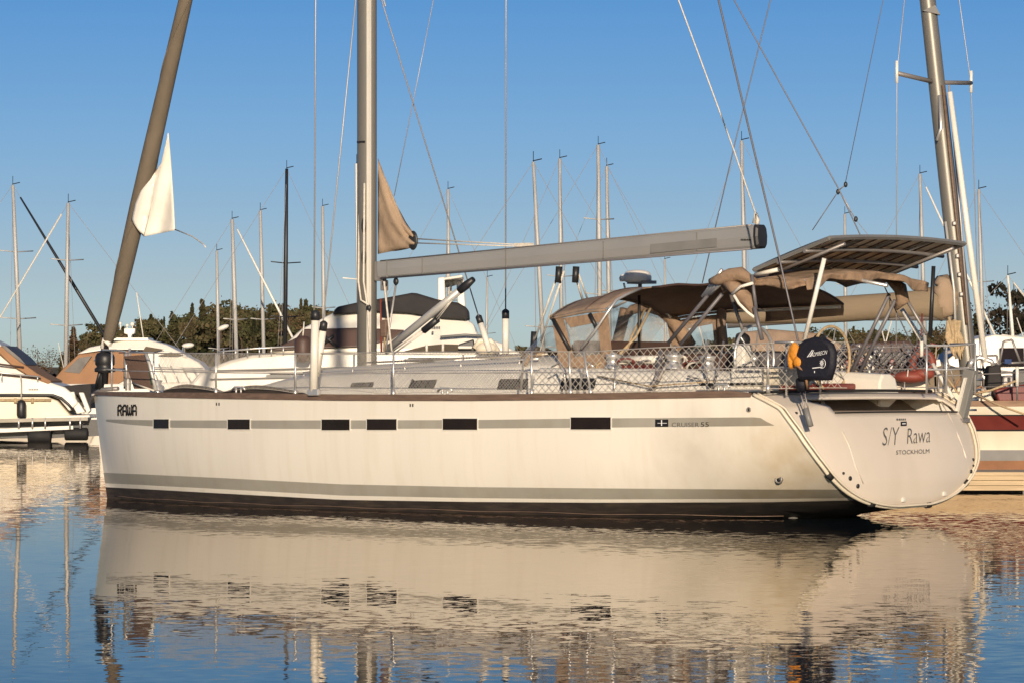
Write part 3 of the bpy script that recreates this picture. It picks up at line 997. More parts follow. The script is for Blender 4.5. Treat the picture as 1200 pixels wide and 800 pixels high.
# ---- mast
MU = LL(430, 415, 0)[0]
ZT = 26.0
mb = MB()
seg = 20
rows = []
for z in (1.75, 4, 8, 12, 16, 20, ZT):
    k = 1.0 if z < 16 else 1 - (z - 16) * .03
    rows.append([(MU + .165 * k * math.cos(a), .135 * k * math.sin(a), z) for a in [2 * math.pi * i / seg for i in range(seg)]])
mb.grid(rows, close=True); mb.poly(rows[0][::-1]); mb.poly(rows[-1])
mast = mb.build('mast', 'alu_mast', yacht)
mb = MB(); mb.box((MU + .128, -.098, 13.5), (.05, .05, 23.0)); mb.build('mast_track', 'white', mast)
for px, py in ((433, 265), (433, 302)):
    _, z = LL(px, py, 0)
    mb = MB(); c = Vector((MU + .055, -.135, z)); mb.ell(c, (.05, .018, .125), 12, 8); mb.build('line_exit', 'black', mast)
mb = MB(); mb.box((MU, -.140, LL(430, 167, 0)[1]), (.16, .012, .03)); mb.build('mast_mark', 'black', mast)
mb = MB(); mb.lathe([(.2, 1.7), (.26, 1.72), (.24, 1.98), (.19, 2.05)], (MU, 0, .0), 16); mb.build('mast_collar', 'grey_plastic', mast)
for z in (9.4, 14.6, 19.8):
    for s in (1, -1):
        mb = MB(); mb.tube([(MU + .02, s * .1, z), (MU + .45, s * 1.35, z + .12)], [.05, .03], 8); mb.build('spreader', 'alu', mast)
mb = MB(); mb.box((MU + .1, 0, ZT + .05), (.5, .16, .1)); mb.tube([(MU - .1, 0, ZT), (MU - .1, 0, ZT + .9)], .01, 5); mb.build('masthead', 'alu', mast)
# gooseneck, winch and rope tails at the mast foot
mb = MB(); g = R(447, 318, 0)
mb.box(g + Vector((-.02, 0, .0)), (.16, .12, .30)); mb.box(g + Vector((.06, 0, -.22)), (.10, .09, .16)); mb.build('gooseneck', 'dull_steel', mast, bevel=.015)
for px, py, r in ((451, 332, .06), (464, 330, .06), (432, 361, .055)):
    mb = MB(); c = R(px, py, .16 if px < 440 else .03); mb.ell(c, (r * .8, r * .6, r)); mb.build('block', 'black', mast)
for pts, mt in (([(421, 240, .1), (420, 330, .15), (423, 352, .18), (432, 357, .19)], 'rope'), ([(427, 215, .15), (426, 330, .16), (431, 362, .17), (434, 412, .16)], 'rope'),
                ([(452, 335, .02), (453, 360, .06), (450, 412, .05)], 'rope_tan'), ([(450, 330, .1), (455, 375, .1), (459, 411, .15)], 'rope'),
                ([(464, 333, .0), (457, 380, .1), (452, 410, .1)], 'wire'), ([(446, 350, .06), (447, 412, .08)], 'red')):
    mb = MB(); mb.tube([R(*p) for p in pts], .016, 6); mb.build('halyard', mt, mast)
for px, py in ((452, 363), (451, 385)):
    mb = MB(); c = R(px, py, .06); mb.box(c, (.12, .09, .26)); mb.build('line_tackle', 'wood' if py > 370 else 'black', mast, bevel=.02)

# ---- mainsail corner showing out of the mast
mb = MB(); rows = []
A = [(443, 186), (450, 205), (457, 222), (466, 243), (476, 262), (487, 277)]
B = [(443, 298), (450, 296.5), (457, 295), (466, 294), (476, 292), (485, 290)]
N = 14
for i in range(N + 1):
    t = i / N
    a = (linterp(t, [(k / 5, p[0]) for k, p in enumerate(A)]), linterp(t, [(k / 5, p[1]) for k, p in enumerate(A)]))
    b_ = (linterp(t, [(k / 5, p[0]) for k, p in enumerate(B)]), linterp(t, [(k / 5, p[1]) for k, p in enumerate(B)]))
    rows.append([R(a[0] + (b_[0] - a[0]) * q, a[1] + (b_[1] - a[1]) * q, .03 + .10 * math.sin(3.1 * t) * math.sin(math.pi * q) + .035 * math.sin(11 * q + 7 * t) * t + .025 * math.sin(16 * (q - t * .6)) * (1 - q * .4))
                 for q in [k / 12 for k in range(13)]])
mb.grid(rows); ms = mb.build('mainsail', 'sail_tan', yacht, solid=.012)
mb = MB(); mb.ell(R(484, 282, .04), (.10, .03, .15), 12, 8); mb.build('clew_patch', 'black', ms)

# ---- boom
bl, br = R(447, 316.5, 0), R(889, 277.5, 0)
bd = (br - bl).normalized(); bup = Vector((0, 0, 1)); bup = (bup - bd * bup.dot(bd)).normalized()
sec = [(-.10, -.11), (-.075, -.145), (.075, -.145), (.10, -.11), (.115, 0), (.10, .11), (.075, .145), (-.075, .145), (-.10, .11), (-.115, 0)]
mb = MB(); rows = []
for t, k in ((0, .92), (.5, 1.05), (1, 1.18)):
    p = bl + (br - bl) * t
    rows.append([p + Vector((0, y, 0)) * k + bup * z * k for y, z in sec])
mb.grid(rows, close=True, smooth=False); mb.poly(rows[0]); mb.poly(rows[-1])
boom = mb.build('boom', 'boom', yacht)
mb = MB(); mb.tube([bl + bd * .05 + bup * -.135 + Vector((0, -.085, 0)), br - bd * .05 + bup * -.172 + Vector((0, -.10, 0))], .016, 5); mb.build('boom_track', 'wire_dark', boom)
mb = MB(); mb.tube([bl + bd * .05 + bup * .135 + Vector((0, -.075, 0)), br - bd * .05 + bup * .172 + Vector((0, -.09, 0))], .010, 5); mb.build('boom_edge', 'dull_steel', boom)
for t_ in (.03, .13, .36, .62, .86):
    mb = MB(); c = bl + (br - bl) * t_ + Vector((0, -.118 - .02 * t_, 0)); mb.box(c, (.012, .01, .26)); mb.build('boom_joint', 'grey_plastic', boom)
mb = MB(); rows = []
for d_, k in ((0, 1.17), (.04, 1.17), (.07, 1.0)):
    rows.append([br + bd * d_ + Vector((0, y, 0)) * k + bup * z * k for y, z in sec])
mb.grid(rows, close=True, smooth=False); mb.poly(rows[-1]); mb.build('boom_end_cap', 'black', boom)


def boom_pt(px, py, off=.14): return R(px, py, off)


mb = MB(); mb.poly([boom_pt(762, 297), boom_pt(840, 289.5), boom_pt(840, 279), boom_pt(762, 286.5)]); mb.build('boom_label', 'grey_plastic', boom)
mb = MB()
for i in range(7): mb.poly([boom_pt(868 + i * 1.8, 282.2, .142), boom_pt(869.3 + i * 1.8, 282, .142), boom_pt(869.3 + i * 1.8, 280.2, .142), boom_pt(868 + i * 1.8, 280.4, .142)])
mb.build('small_lettering', 'text', boom)
mb = MB(); mb.box(R(614, 287, .0), (.28, .12, .05)); mb.build('boom_block', 'rope', boom)
for a, b_ in (((488, 280), (645, 289)), ((488, 285), (615, 289))):
    mb = MB(); mb.tube([R(*a, .03), R(*b_, .05)], .010, 5); mb.build('outhaul', 'rope', boom)
mb = MB(); mb.tube([R(887, 264, 0), R(888, 258, 0), R(886, 250, 0), R(884, 262, 0)], .03, 6); mb.build('lift_tackle', 'rope', boom)
# vang
va, vb = R(452, 411, 0), R(553, 329, 0)
mb = MB(); mb.tube([va, va.lerp(vb, .55), va.lerp(vb, .87)], [.058, .060, .056], 12); vg = mb.build('vang', 'alu', yacht)
mb = MB(); mb.tube([va.lerp(vb, .86), va.lerp(vb, .93), vb + Vector((.03, 0, .02))], [.060, .066, .045], 10); mb.build('vang_end', 'black', vg)
mb = MB()
for k, off in ((.0, .12), (.03, .17)):
    mb.tube([va.lerp(vb, .02) + Vector((.12, 0, -off + .1)), va.lerp(vb, .45) + Vector((.05, -.02, -off))], .014, 5)
    mb.tube([va.lerp(vb, .55) + Vector((.05, -.02, -off)), va.lerp(vb, .86)], .008, 5)
mb.build('vang_tackle', 'rope', vg)
mb = MB(); c = va.lerp(vb, .5) + Vector((.06, -.02, -.14)); mb.tube([c - (vb - va).normalized() * .16, c + (vb - va).normalized() * .16], .055, 8); mb.build('vang_block', 'black', vg)
# mainsheet falls
for a, b_, r in (((655, 318, 0), (626, 400, -.2), .016), ((661, 318, 0), (634, 400, -.2), .016), ((672, 316, 0), (683, 352, -.3), .02), ((676, 316, 0), (689, 352, -.35), .016)):
    mb = MB(); mb.tube([R(*a), R(*b_)], r, 6); mb.build('mainsheet', 'rope', yacht)
for px, py, v in ((654, 322, 0), (674, 322, 0), (625, 398, -.2)):
    mb = MB(); c = R(px, py, v); mb.tube([c + Vector((0, 0, -.12)), c + Vector((.02, 0, .12))], .05, 8); mb.build('sheet_block', 'black', yacht)

# ---- furled headsail
fa = R(124, 404, 0)
fb0 = R(216, 0, 0)
ft = Vector((MU - .3, 0, ZT - .8))
def sail_axis(py):
    return R(linterp(py, [(0, 217.5), (404, 125.5)]), py, 0)
gp, gr = [], []
for py, wpx in ((404, 11), (392, 15), (360, 18), (300, 20.5), (240, 22), (180, 21.5), (100, 19.5), (0, 17), (-150, 15.5), (-350, 12.5), (-600, 8)):
    p = sail_axis(py) if py >= 0 else R(217.5 + (0 - py) * (217.5 - 125.5) / 404, py, 0)
    gp.append(p); gr.append(wpx / 2 / 72.0 * .95)
mb = MB(); mb.tube(gp, gr, 16); gen = mb.build('furled_genoa', 'genoa_uv', yacht)
# spiral cloth edges
def spiral(p0, p1, turns, ph, k=1.02):
    pts = []
    for i in range(50):
        t = i / 49; py = p0 + (p1 - p0) * t; c = sail_axis(py)
        r = linterp(py, [(0, 17), (100, 19.5), (240, 22), (360, 18), (404, 11)]) / 2 / 72 * .95 * k
        a = ph + turns * 2 * math.pi * t
        pts.append(c + Vector((math.cos(a), math.sin(a), 0)) * r)
    return pts
mb = MB(); mb.tube(spiral(380, 2, 1.6, 2.2), .012, 5); mb.build('leech_edge', 'genoa_uv', gen)
# white clew patch hanging out of the roll
out = [(197, 156), (200, 185), (202, 215), (203.5, 245), (205, 270), (186, 274), (168.5, 278), (166, 272), (160, 265), (153.5, 259),
       (157, 245), (161, 232), (167, 220), (176, 210), (184, 203), (190, 190)]
mb = MB()
def clewpt(px, py):
    ax = linterp(py, [(0, 217.5), (404, 125.5)])
    d = px - ax
    v = .165 * math.sqrt(max(0, 1 - (min(abs(d), 12) / 13.) ** 2)) + .012
    if d > 10: v = .06 + .05 * math.sin((d - 10) * .22) + .02 * math.sin(py * .09)
    return R(px, py, v)
rows = []
left = [(197, 156), (190, 190), (176, 211), (165, 224), (158, 240), (154, 258), (160.5, 268), (168.5, 277.5)]
right = [(197.5, 157), (199.5, 178), (201, 198), (202, 215), (203, 232), (204, 250), (204.7, 262), (205.3, 270)]
for i in range(22):
    t = i / 21 * 7; k = min(6, int(t)); q = t - k
    a = [left[k][j] + (left[k + 1][j] - left[k][j]) * q for j in (0, 1)]; b_ = [right[k][j] + (right[k + 1][j] - right[k][j]) * q for j in (0, 1)]
    rows.append([clewpt(a[0] + (b_[0] - a[0]) * s / 16, a[1] + (b_[1] - a[1]) * s / 16) for s in range(17)])
mb.grid(rows); clew = mb.build('clew', 'sail_white', gen, solid=.01)
mb = MB(); mb.tube([clewpt(x, y) + Vector((0, -.008, 0)) for x, y in ((197, 160), (188, 200), (178, 240), (169, 277))], .007, 5); mb.build('clew_seam', 'rope', clew)
mb = MB(); mb.tube([R(205, 269, .1), R(225, 277, .3), R(238, 286, .6), R(241, 290, .7)], .010, 5); mb.build('sheet_tail', 'rope', gen)
# furler drum and fittings at the stem head
mb = MB(); c = R(123, 425, 0)
mb.lathe([(.0, .30), (.06, .28), (.07, .18), (.13, .16), (.16, .10), (.16, -.02), (.13, -.06), (.17, -.09), (.17, -.14), (.06, -.16), (.05, -.34), (0, -.34)], c, 16)
mb.build('furler_drum', 'black', yacht)
mb = MB(); mb.tube([R(122, 430, 0), R(117, 455, 0)], [.05, .06], 8); mb.tube([R(112, 455, .02), R(118, 432, .05)], .03, 6)
mb.build('furler_link', 'black', yacht)
mb = MB(); mb.tube([R(129, 404, .05), R(122, 398, .05), R(120, 408, .05)], .04, 6); mb.build('tack_strap', 'sail_white', gen)

# anchor and bow roller
mb = MB(); a = R(113, 456, 0); mb.tube([a + Vector((.5, 0, .02)), a + Vector((.1, 0, .0)), a + Vector((-.12, 0, -.10))], .035, 8)
mb.prism([a + Vector((.05, -.16, -.10)), a + Vector((-.16, 0, -.24)), a + Vector((.05, .16, -.10)), a + Vector((.16, 0, -.05))], (0, 0, .025))
mb.build('anchor', 'dull_steel', yacht)

# ---- shrouds and stays
def line(name, pts, r, m, parent=yacht, seg=6):
    mb = MB(); mb.tube(pts, r, seg); return mb.build(name, m, parent)


CH = [R(368, 458, 2.12), R(592, 415, -2.12)]
for s, b0, px_top in ((1, R(368, 372, 2.12), 370), (-1, R(592.5, 372, -2.12), 593)):
    line('shroud', [b0, R(px_top, 0, s * 2.1), R(px_top + .5, -110, s * 2.05)], .011, 'wire')
line('shroud', [R(378, 384, 2.0), R(417, 0, .55), Vector((MU, -.12, LL(430, -110, 0)[1]))], .010, 'wire')
line('shroud', [R(563, 378, -2.0), R(447, 0, -.3), Vector((MU, .12, LL(430, -110, 0)[1]))], .010, 'wire')
for a, b_, v, r in (((367.5, 458), (369.5, 374), 2.12, .062), ((371, 440), (378.5, 386), 2.0, .055), ((592.5, 372), (592.5, 418), -2.12, .055), ((563, 378), (574, 412), -2.0, .05)):
    mb = MB(); p, q = R(*a, v), R(*b_, v); mb.tube([p, q], r, 10); tcov = mb.build('turnbuckle_cover', 'white', yacht)
    top = q if q.z > p.z else p; d = (p - q).normalized() if q.z > p.z else (q - p).normalized()
    mb = MB(); mb.tube([top + d * .02, top - d * .10, top - d * .13], [r * 1.08, r * 1.08, r * .4], 10); mb.build('cover_end', 'black', tcov)
# chainplate foot at the rail
mb = MB(); c = R(368, 459, 2.14); mb.box(c, (.22, .07, .10)); mb.build('chainplate', 'steel', yacht, bevel=.015)
top = Vector((MU + .2, 0, ZT - .1))
line('topping_lift', [R(886, 252, 0), R(860, 176, 0), R(795, 0, 0), R(741, -148, 0)], .011, 'rope')
line('backstay', [R(947, 452, 1.95), R(912, 297, 1.72), R(842, 0, 1.3), R(800, -180, 1.0)], .014, 'wire_dark')
line('backstay', [R(1090, 450, -1.95), R(983, 222, -1.3), R(860, 0, -.6), R(740, -216, -.1)], .009, 'wire_dark')
line('jib_halyard', [R(452, 8, 0.0), R(432, -60, .1)], .01, 'rope')
line('lazy_jack', [R(462, 230, -.3), R(508, 0, -.2)], .006, 'wire')
# turnbuckle hanging over the stern quarter
mb = MB(); mb.tube([R(936, 452, 2.1), R(944, 482, 2.17)], .012, 6); mb.tube([R(941, 452, 2.1), R(947, 478, 2.17)], .012, 6); f = mb.build('backstay_tackle', 'dull_steel', yacht)
mb = MB(); mb.tube([R(944, 478, 2.2), R(950, 499, 2.2)], .042, 8); mb.build('tackle_cover', 'grey_plastic', f)
# ---- guard rail: stanchions, lifelines, netting
def railpt(px, py=None, off=-.06):
    """point on the port rail under a pixel column; py gives the height"""
    p = hullpt(px, 458, off)
    p.z = zdeck(p.x) + .08 if py is None else LL(px, py, -p.y)[1]
    return p


def stbd(p): return Vector((p.x, -p.y, p.z))


for px, py, tx in ((250, 413.5, 250), (343, 413.5, 343), (458, 412, 458), (620, 411, 620), (689, 412, 681), (897, 401, 897), (665.5, 412, 664)):
    for far in (0, 1):
        a, b_ = railpt(px), railpt(tx, py)
        if far: a, b_ = stbd(a), stbd(b_)
        mb = MB(); mb.tube([a, b_], .0165, 8); mb.tube([a - Vector((0, 0, .05)), a + Vector((0, 0, .06))], .03, 8)
        mb.build('stanchion', 'steel', yacht)
# gate braces
for pts in (((620, 412), (613, 414), (607, 424), (604, 458)), ((640, 430), (650, 424), (655, 436), (657, 457)), ((690, 430), (683, 424), (676, 436), (673, 457))):
    mb = MB(); mb.tube([railpt(x, y, -.12) for x, y in pts], .016, 8); mb.build('gate_brace', 'steel', yacht)
TOPL = [(136, 413), (250, 414), (343, 414), (458, 412.5), (620, 411.5), (689, 412), (760, 407.5), (897, 402), (985, 401)]
MIDL = [(140, 434), (250, 436), (343, 437), (458, 437), (620, 436), (689, 436), (897, 430), (985, 428)]
for cv, nm in ((TOPL, 'lifeline'), (MIDL, 'lifeline')):
    pts = []
    for x in range(int(cv[0][0]), int(cv[-1][0]) + 1, 12):
        pts.append(railpt(x, linterp(x, cv)))
    line('lifeline', pts, .009, 'wire')
    line('lifeline', [stbd(p) for p in pts[:-4]], .008, 'wire')


def netting(x0, x1, spacing, r, sag, name='safety_net'):
    """diamond netting between the rail and the top lifeline"""
    a = [railpt(x0 + (x1 - x0) * i / 60) for i in range(61)]
    t = [railpt(x0 + (x1 - x0) * i / 60, linterp(x0 + (x1 - x0) * i / 60, TOPL)) for i in range(61)]
    s = [0.0]
    for i in range(60): s.append(s[-1] + (a[i + 1] - a[i]).length)
    Ls = s[-1]
    arr = np.array(s); A = np.array([list(p) for p in a]); T = np.array([list(p) for p in t])
    def pt(q, h):
        q = max(0, min(Ls, q))
        lo = np.array([np.interp(q, arr, A[:, k]) for k in range(3)]); hi = np.array([np.interp(q, arr, T[:, k]) for k in range(3)])
        base = sag * abs(math.sin(math.pi * q / 1.9))
        hh = base + (1 - base) * h
        p = lo + (hi - lo) * hh; p[1] -= .012 * math.sin(q * 7 + h * 4)
        return Vector(p)
    mb = MB(); hgt = .62; rs = random.Random(3)
    n = int((Ls + hgt) / spacing)
    for d in (1, -1):
        for i in range(n + 1):
            q0 = i * spacing - (hgt if d == 1 else 0) + rs.uniform(-.012, .012)
            pts = []
            for k in range(7):
                h = k / 6; q = q0 + d * h * hgt + (hgt if d == -1 else 0) * 0
                if -0.001 <= q <= Ls: pts.append(pt(q, h))
            if len(pts) > 1: mb.tube(pts, r, 3, cap=False)
    for h in (0.0, 1.0):
        mb.tube([pt(Ls * i / 80, h) for i in range(81)], r * 1.5, 4)
    return mb.build(name, 'net', yacht, fix=False)


netting(181, 458, .050, .0028, .10)
netting(458, 622, .055, .0030, .04)
netting(622, 905, .120, .0044, .02)
netting(905, 990, .120, .0044, .02)

# pulpit at the bow
b0 = [railpt(x) for x in (128, 148)]
mb = MB()
mb.tube([R(148, 457, .30), R(148, 412, .32), R(136, 410, .25), R(120, 410, .05), R(118, 411, -.15), R(127, 411, -.35), R(146, 411, -.7), R(146, 455, -.7)], .018, 8)
mb.tube([R(148, 434, .31), R(119, 432, .05), R(126, 432, -.35), R(146, 432, -.7)], .014, 8)
mb.tube([R(131, 457, .1), R(131, 410, .15)], .016, 8); mb.tube([R(152, 457, .36), R(152, 408, .36)], .02, 8)
mb.tube([R(180, 458, .62), R(180, 413, .62), R(152, 412, .36)], .016, 8)
mb.build('pulpit', 'steel', yacht)
# brown screen lashed to the pulpit, with its leaning white frame
mb = MB(); q = [R(145, 417, .38), R(171, 415, .60), R(180, 455, .62), R(157, 455, .40)]
mb.prism(q, (.015, .03, 0)); scr = mb.build('bow_screen', 'screen_brown', yacht)
mb = MB(); mb.tube([R(171, 414, .62), R(175, 425, .64), R(183, 457, .66)], .030, 8); mb.build('screen_edge', 'alu', scr)
mb = MB(); mb.tube([R(173, 418, .60), R(178, 450, .62)], .016, 6); mb.build('screen_piping', 'green_cloth', scr)
mb = MB(); mb.tube([R(155, 448, .5), R(180, 457, .7)], .014, 6); mb.build('screen_tie', 'rope', scr)
# windlass and mooring gear on the foredeck
mb = MB(); mb.lathe([(.12, 0), (.12, .1), (.07, .14), (.09, .2), (0, .21)], (1.4, 0, zdeck(1.4) + .03), 14); mb.build('windlass', 'steel', yacht)

# ---- sprayhood
HU = [(10.70, 2.84, .30), (11.3, 2.93, .33), (11.9, 2.97, .34), (12.6, 2.98, .34), (13.3, 3.0, .33), (13.95, 3.02, .28)]
HW = 1.36


def hoodpt(u, w, lift=0.0):
    e = linterp(u, [(a, b_) for a, b_, c_ in HU]); r = linterp(u, [(a, c_) for a, b_, c_ in HU])
    sagf = -.025 * math.sin((u - 10.7) * 4.2) ** 2
    return Vector((u, -w * HW, e + (r + sagf) * (1 - abs(w) ** 2.4) + lift))


hu = np.linspace(10.70, 13.95, 22)
# the near side is cut away aft of the steel hoop, so the inside of the far half shows
UH = 11.72
mb = MB(); mb.grid([[hoodpt(u, w) for w in np.linspace(1, -1, 21)] for u in np.linspace(10.70, UH, 9)])
mb.grid([[hoodpt(u, w) for w in np.linspace(.2, -1, 13)] for u in np.linspace(UH, 13.95, 16)])
hood = mb.build('sprayhood', 'canvas', yacht, solid=.015)
# hem and piping
mb = MB()
mb.tube([hoodpt(u, 1.0, -.03) for u in np.linspace(10.70, UH, 9)], .022, 6); mb.tube([hoodpt(u, -1.0, -.03) for u in hu], .022, 6)
mb.tube([hoodpt(10.70, w, -.01) for w in np.linspace(1, -1, 15)], .025, 6)
mb.build('hem', 'canvas', hood)
mb = MB(); mb.tube([hoodpt(11.35, w, .012) for w in np.linspace(1, -1, 15)], .012, 5); mb.tube([hoodpt(12.5, w, -.012) for w in np.linspace(.2, -1, 15)], .012, 5)
mb.tube([hoodpt(13.95, w, .0) for w in np.linspace(.2, -1, 15)], .02, 5); mb.tube([hoodpt(u, .2, .0) for u in np.linspace(UH, 13.95, 15)], .02, 6); mb.build('roof_seam', 'glass_brown', hood)
# hanging side valance on the far side
mb = MB(); rows = []
for u in np.linspace(12.55, 13.95, 9):
    d_ = linterp(u, [(12.55, .20), (13.95, .16)])
    rows.append([hoodpt(u, -1.0, -.01), hoodpt(u, -1.0, -d_ * .5) + Vector((0, .02, 0)), hoodpt(u, -1.0, -d_)])
mb.grid(rows); mb.build('valance', 'canvas_lit', hood, solid=.01)
mb = MB(); mb.tube([hoodpt(u, -.97, -.06) + Vector((0, -.03, 0)) for u in np.linspace(12.0, 13.95, 9)], .022, 6); mb.build('frame_rail', 'white', hood)
# clear front window and its canvas skirt
bz = 2.26
fr_top = [hoodpt(10.72, w, -.04) for w in np.linspace(1, -1, 15)]
fr_bot = []
for w in np.linspace(1, -1, 15): fr_bot.append(Vector((10.28 - .85 * (1 - abs(w) ** 2.2), -w * 1.30, 2.30 + .06 * (1 - w * w))))
mb = MB(); mb.grid([[a.lerp(b_, k / 5) for a, b_ in zip(fr_top, fr_bot)] for k in range(6)]); mb.build('front_window', 'clear', hood)
mb = MB(); mb.grid([[b_ + Vector((-.10 * k / 3, 0, -.17 * k / 3)) for b_ in fr_bot] for k in range(4)]); mb.build('canvas_skirt', 'canvas_lit', hood, solid=.02)
# side walls with window openings (near and far): canvas as strips round the clear panes
def sidept(px, py, s=1, v=HW): return Vector((LL(px, py, v)[0], -s * v, LL(px, py, v)[1]))


for s in (1, -1):
    mb = MB()
    for q in ([(647, 374), (660, 373), (676, 430), (656, 430)], [(660, 373), (700, 367), (704, 377), (669, 384)], [(700, 367), (712, 366), (719, 432), (706, 432)],
              [(673, 418), (707, 414), (707, 432), (677, 432)], [(704, 377), (700, 367), (706, 414), (705, 414)]):
        mb.poly([sidept(x, y, s) for x, y in q])
    sw = mb.build('side_panel', 'canvas_lit', hood, solid=.01)
    mb = MB(); mb.poly([sidept(x, y, s, HW - .015) for x, y in ((664, 380), (705, 374), (708, 416), (675, 420))]); mb.build('side_window', 'clear', sw)
mb = MB()   # far side: more window panels aft, arched canvas between them
f = lambda x, y: Vector((LL(x, y, -HW)[0], HW, LL(x, y, -HW)[1]))
mb.tube([f(733, 362), f(728, 384), f(722, 406)], .085, 6)
mb.build('window_arch', 'canvas_lit', hood)
mb = MB(); mb.tube([f(732, 372), f(741, 363), f(757, 359), f(773, 363.5), f(787, 374), f(798, 388), f(808, 405)], [.06, .075, .085, .09, .10, .11, .11], 8); mb.build('window_arch', 'canvas_lit', hood)
mb = MB(); mb.tube([f(846, 360), f(845, 380), f(848, 408)], .075, 6); mb.build('window_arch', 'canvas', hood)
for pts in ([(724, 361), (742, 352), (760, 352), (778, 361), (792, 372)], [(760, 345), (785, 350), (800, 362)]):
    mb = MB(); mb.tube([f(*p) + Vector((0, -.12, 0)) for p in pts], .018, 6); mb.build('piping', 'rope', hood)
mb = MB(); mb.poly([f(735, 374), f(760, 362), f(795, 375), f(808, 404), f(724, 404)]); mb.build('far_window', 'clear', hood)
mb = MB(); mb.poly([f(800, 372), f(846, 361), f(838, 378), f(804, 384)]); mb.build('far_window', 'clear', hood)
# frame hoops and struts
mb = MB(); mb.tube([R(752, 338, .7), R(735, 345, 1.0), R(722, 352, 1.3), R(712, 366, 1.42), R(697, 388, 1.46), R(681, 408, 1.48)], .020, 8)
mb.build('frame_hoop', 'steel', hood)
for a, b_ in (((648, 374), (668, 410)), ((691, 368), (699, 384))):
    mb = MB(); p, q = sidept(*a, 1, HW + .02), sidept(*b_, 1, HW + .02); mb.tube([p, q], .030, 6); mb.build('dark_strut', 'black', hood)
mb = MB(); mb.tube([R(749, 340, -.3), R(749, 420, -.3)], .022, 6); mb.build('pole', 'black', hood)
mb = MB(); mb.tube([R(762, 362, .3), R(745, 395, .7), R(726, 415, 1.0)], .02, 6); mb.build('sheet_tail', 'rope_tan', hood)
mb = MB(); mb.tube([R(756, 363, -.6), R(740, 395, -.2), R(735, 410, 0)], .018, 6); mb.build('sheet_tail', 'rope_tan', hood)

# ---- radome and gps mushroom on a short pole beyond the hood
mb = MB(); mb.tube([R(750, 420, -1.9), R(750, 330, -1.9)], .03, 8); mb.box(R(752, 331, -1.9), (.40, .22, .05)); rp = mb.build('radar_pole', 'dull_steel', yacht)
mb = MB(); c = R(747, 331, -1.9); mb.lathe([(0, 0), (.17, .0), (.215, .03), (.215, .10), (.18, .16), (.10, .185), (0, .19)], c, 20); mb.build('radome', 'white', rp)
mb = MB(); mb.tube([R(740, 345, -1.9), R(733, 341, -1.9), R(731, 332, -1.9)], .016, 6); c = R(731, 330, -1.9)
mb.lathe([(0, 0), (.06, 0), (.075, .05), (.05, .1), (0, .11)], c, 12); mb.build('gps_mushroom', 'white', rp)

# ---- cockpit: coamings, seats, winches
def coam(mb, s):
    rows = []
    for u in np.linspace(10.6, 14.7, 14):
        zb = zdeck(u); h_ = linterp(u, [(10.6, .45), (13.2, .40), (14.7, .30)])
        rows.append([(u, -s * 1.72, zb - .02), (u, -s * 1.62, zb + h_ * .8), (u, -s * 1.50, zb + h_), (u, -s * 1.30, zb + h_), (u, -s * 1.22, zb + h_ - .1), (u, -s * 1.20, zb - .3)])
    mb.grid(rows, smooth=False); mb.poly(rows[0]); mb.poly(rows[-1])
for s in (1, -1):
    mb = MB(); coam(mb, s); mb.build('cockpit_coaming', 'white', yacht, bevel=.03)
    mb = MB(); mb.box((12.6, -s * .95, zdeck(12) + .16), (3.4, .5, .10)); mb.build('seat_cushion', 'dark_red', yacht, bevel=.03)
mb = MB(); mb.prism([R(655, 456, 1.725), R(694, 456, 1.725), R(698, 442.5, 1.66), R(658, 442.5, 1.66)], (0, .05, 0)); mb.build('cabin_window', 'black', yacht, bevel=.01)
for s in (1, -1):
    for u, r in ((11.9, .11), (13.0, .13), (13.6, .11)):
        z = zdeck(u) + linterp(u, [(10.6, .45), (13.2, .40), (14.7, .30)])
        mb = MB(); mb.lathe([(r * 1.25, 0), (r * 1.2, .03), (r * .85, .06), (r * .8, .13), (r * 1.05, .17), (r, .2), (r * .4, .205), (r * .4, .23), (0, .23)], (u, -s * 1.42, z), 16)
        mb.build('winch', 'steel', yacht)
mb = MB(); mb.tube([R(728, 421, 1.1), R(776, 421, 1.1)], .06, 8); mb.build('rolled_chart', 'white', yacht)
# instrument bulkhead, table and cushions, coloured dark to paint in the cockpit's shadow
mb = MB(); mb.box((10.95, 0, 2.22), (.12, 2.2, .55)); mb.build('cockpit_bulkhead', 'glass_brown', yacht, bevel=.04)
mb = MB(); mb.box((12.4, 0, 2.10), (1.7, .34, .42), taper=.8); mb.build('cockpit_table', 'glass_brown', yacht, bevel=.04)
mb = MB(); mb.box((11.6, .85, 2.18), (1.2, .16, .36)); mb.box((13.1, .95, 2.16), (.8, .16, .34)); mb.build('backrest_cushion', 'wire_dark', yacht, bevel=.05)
mb = MB(); mb.box((13.9, .75, 2.22), (.5, .16, .40)); mb.build('backrest_cushion', 'glass_brown', yacht, bevel=.05)
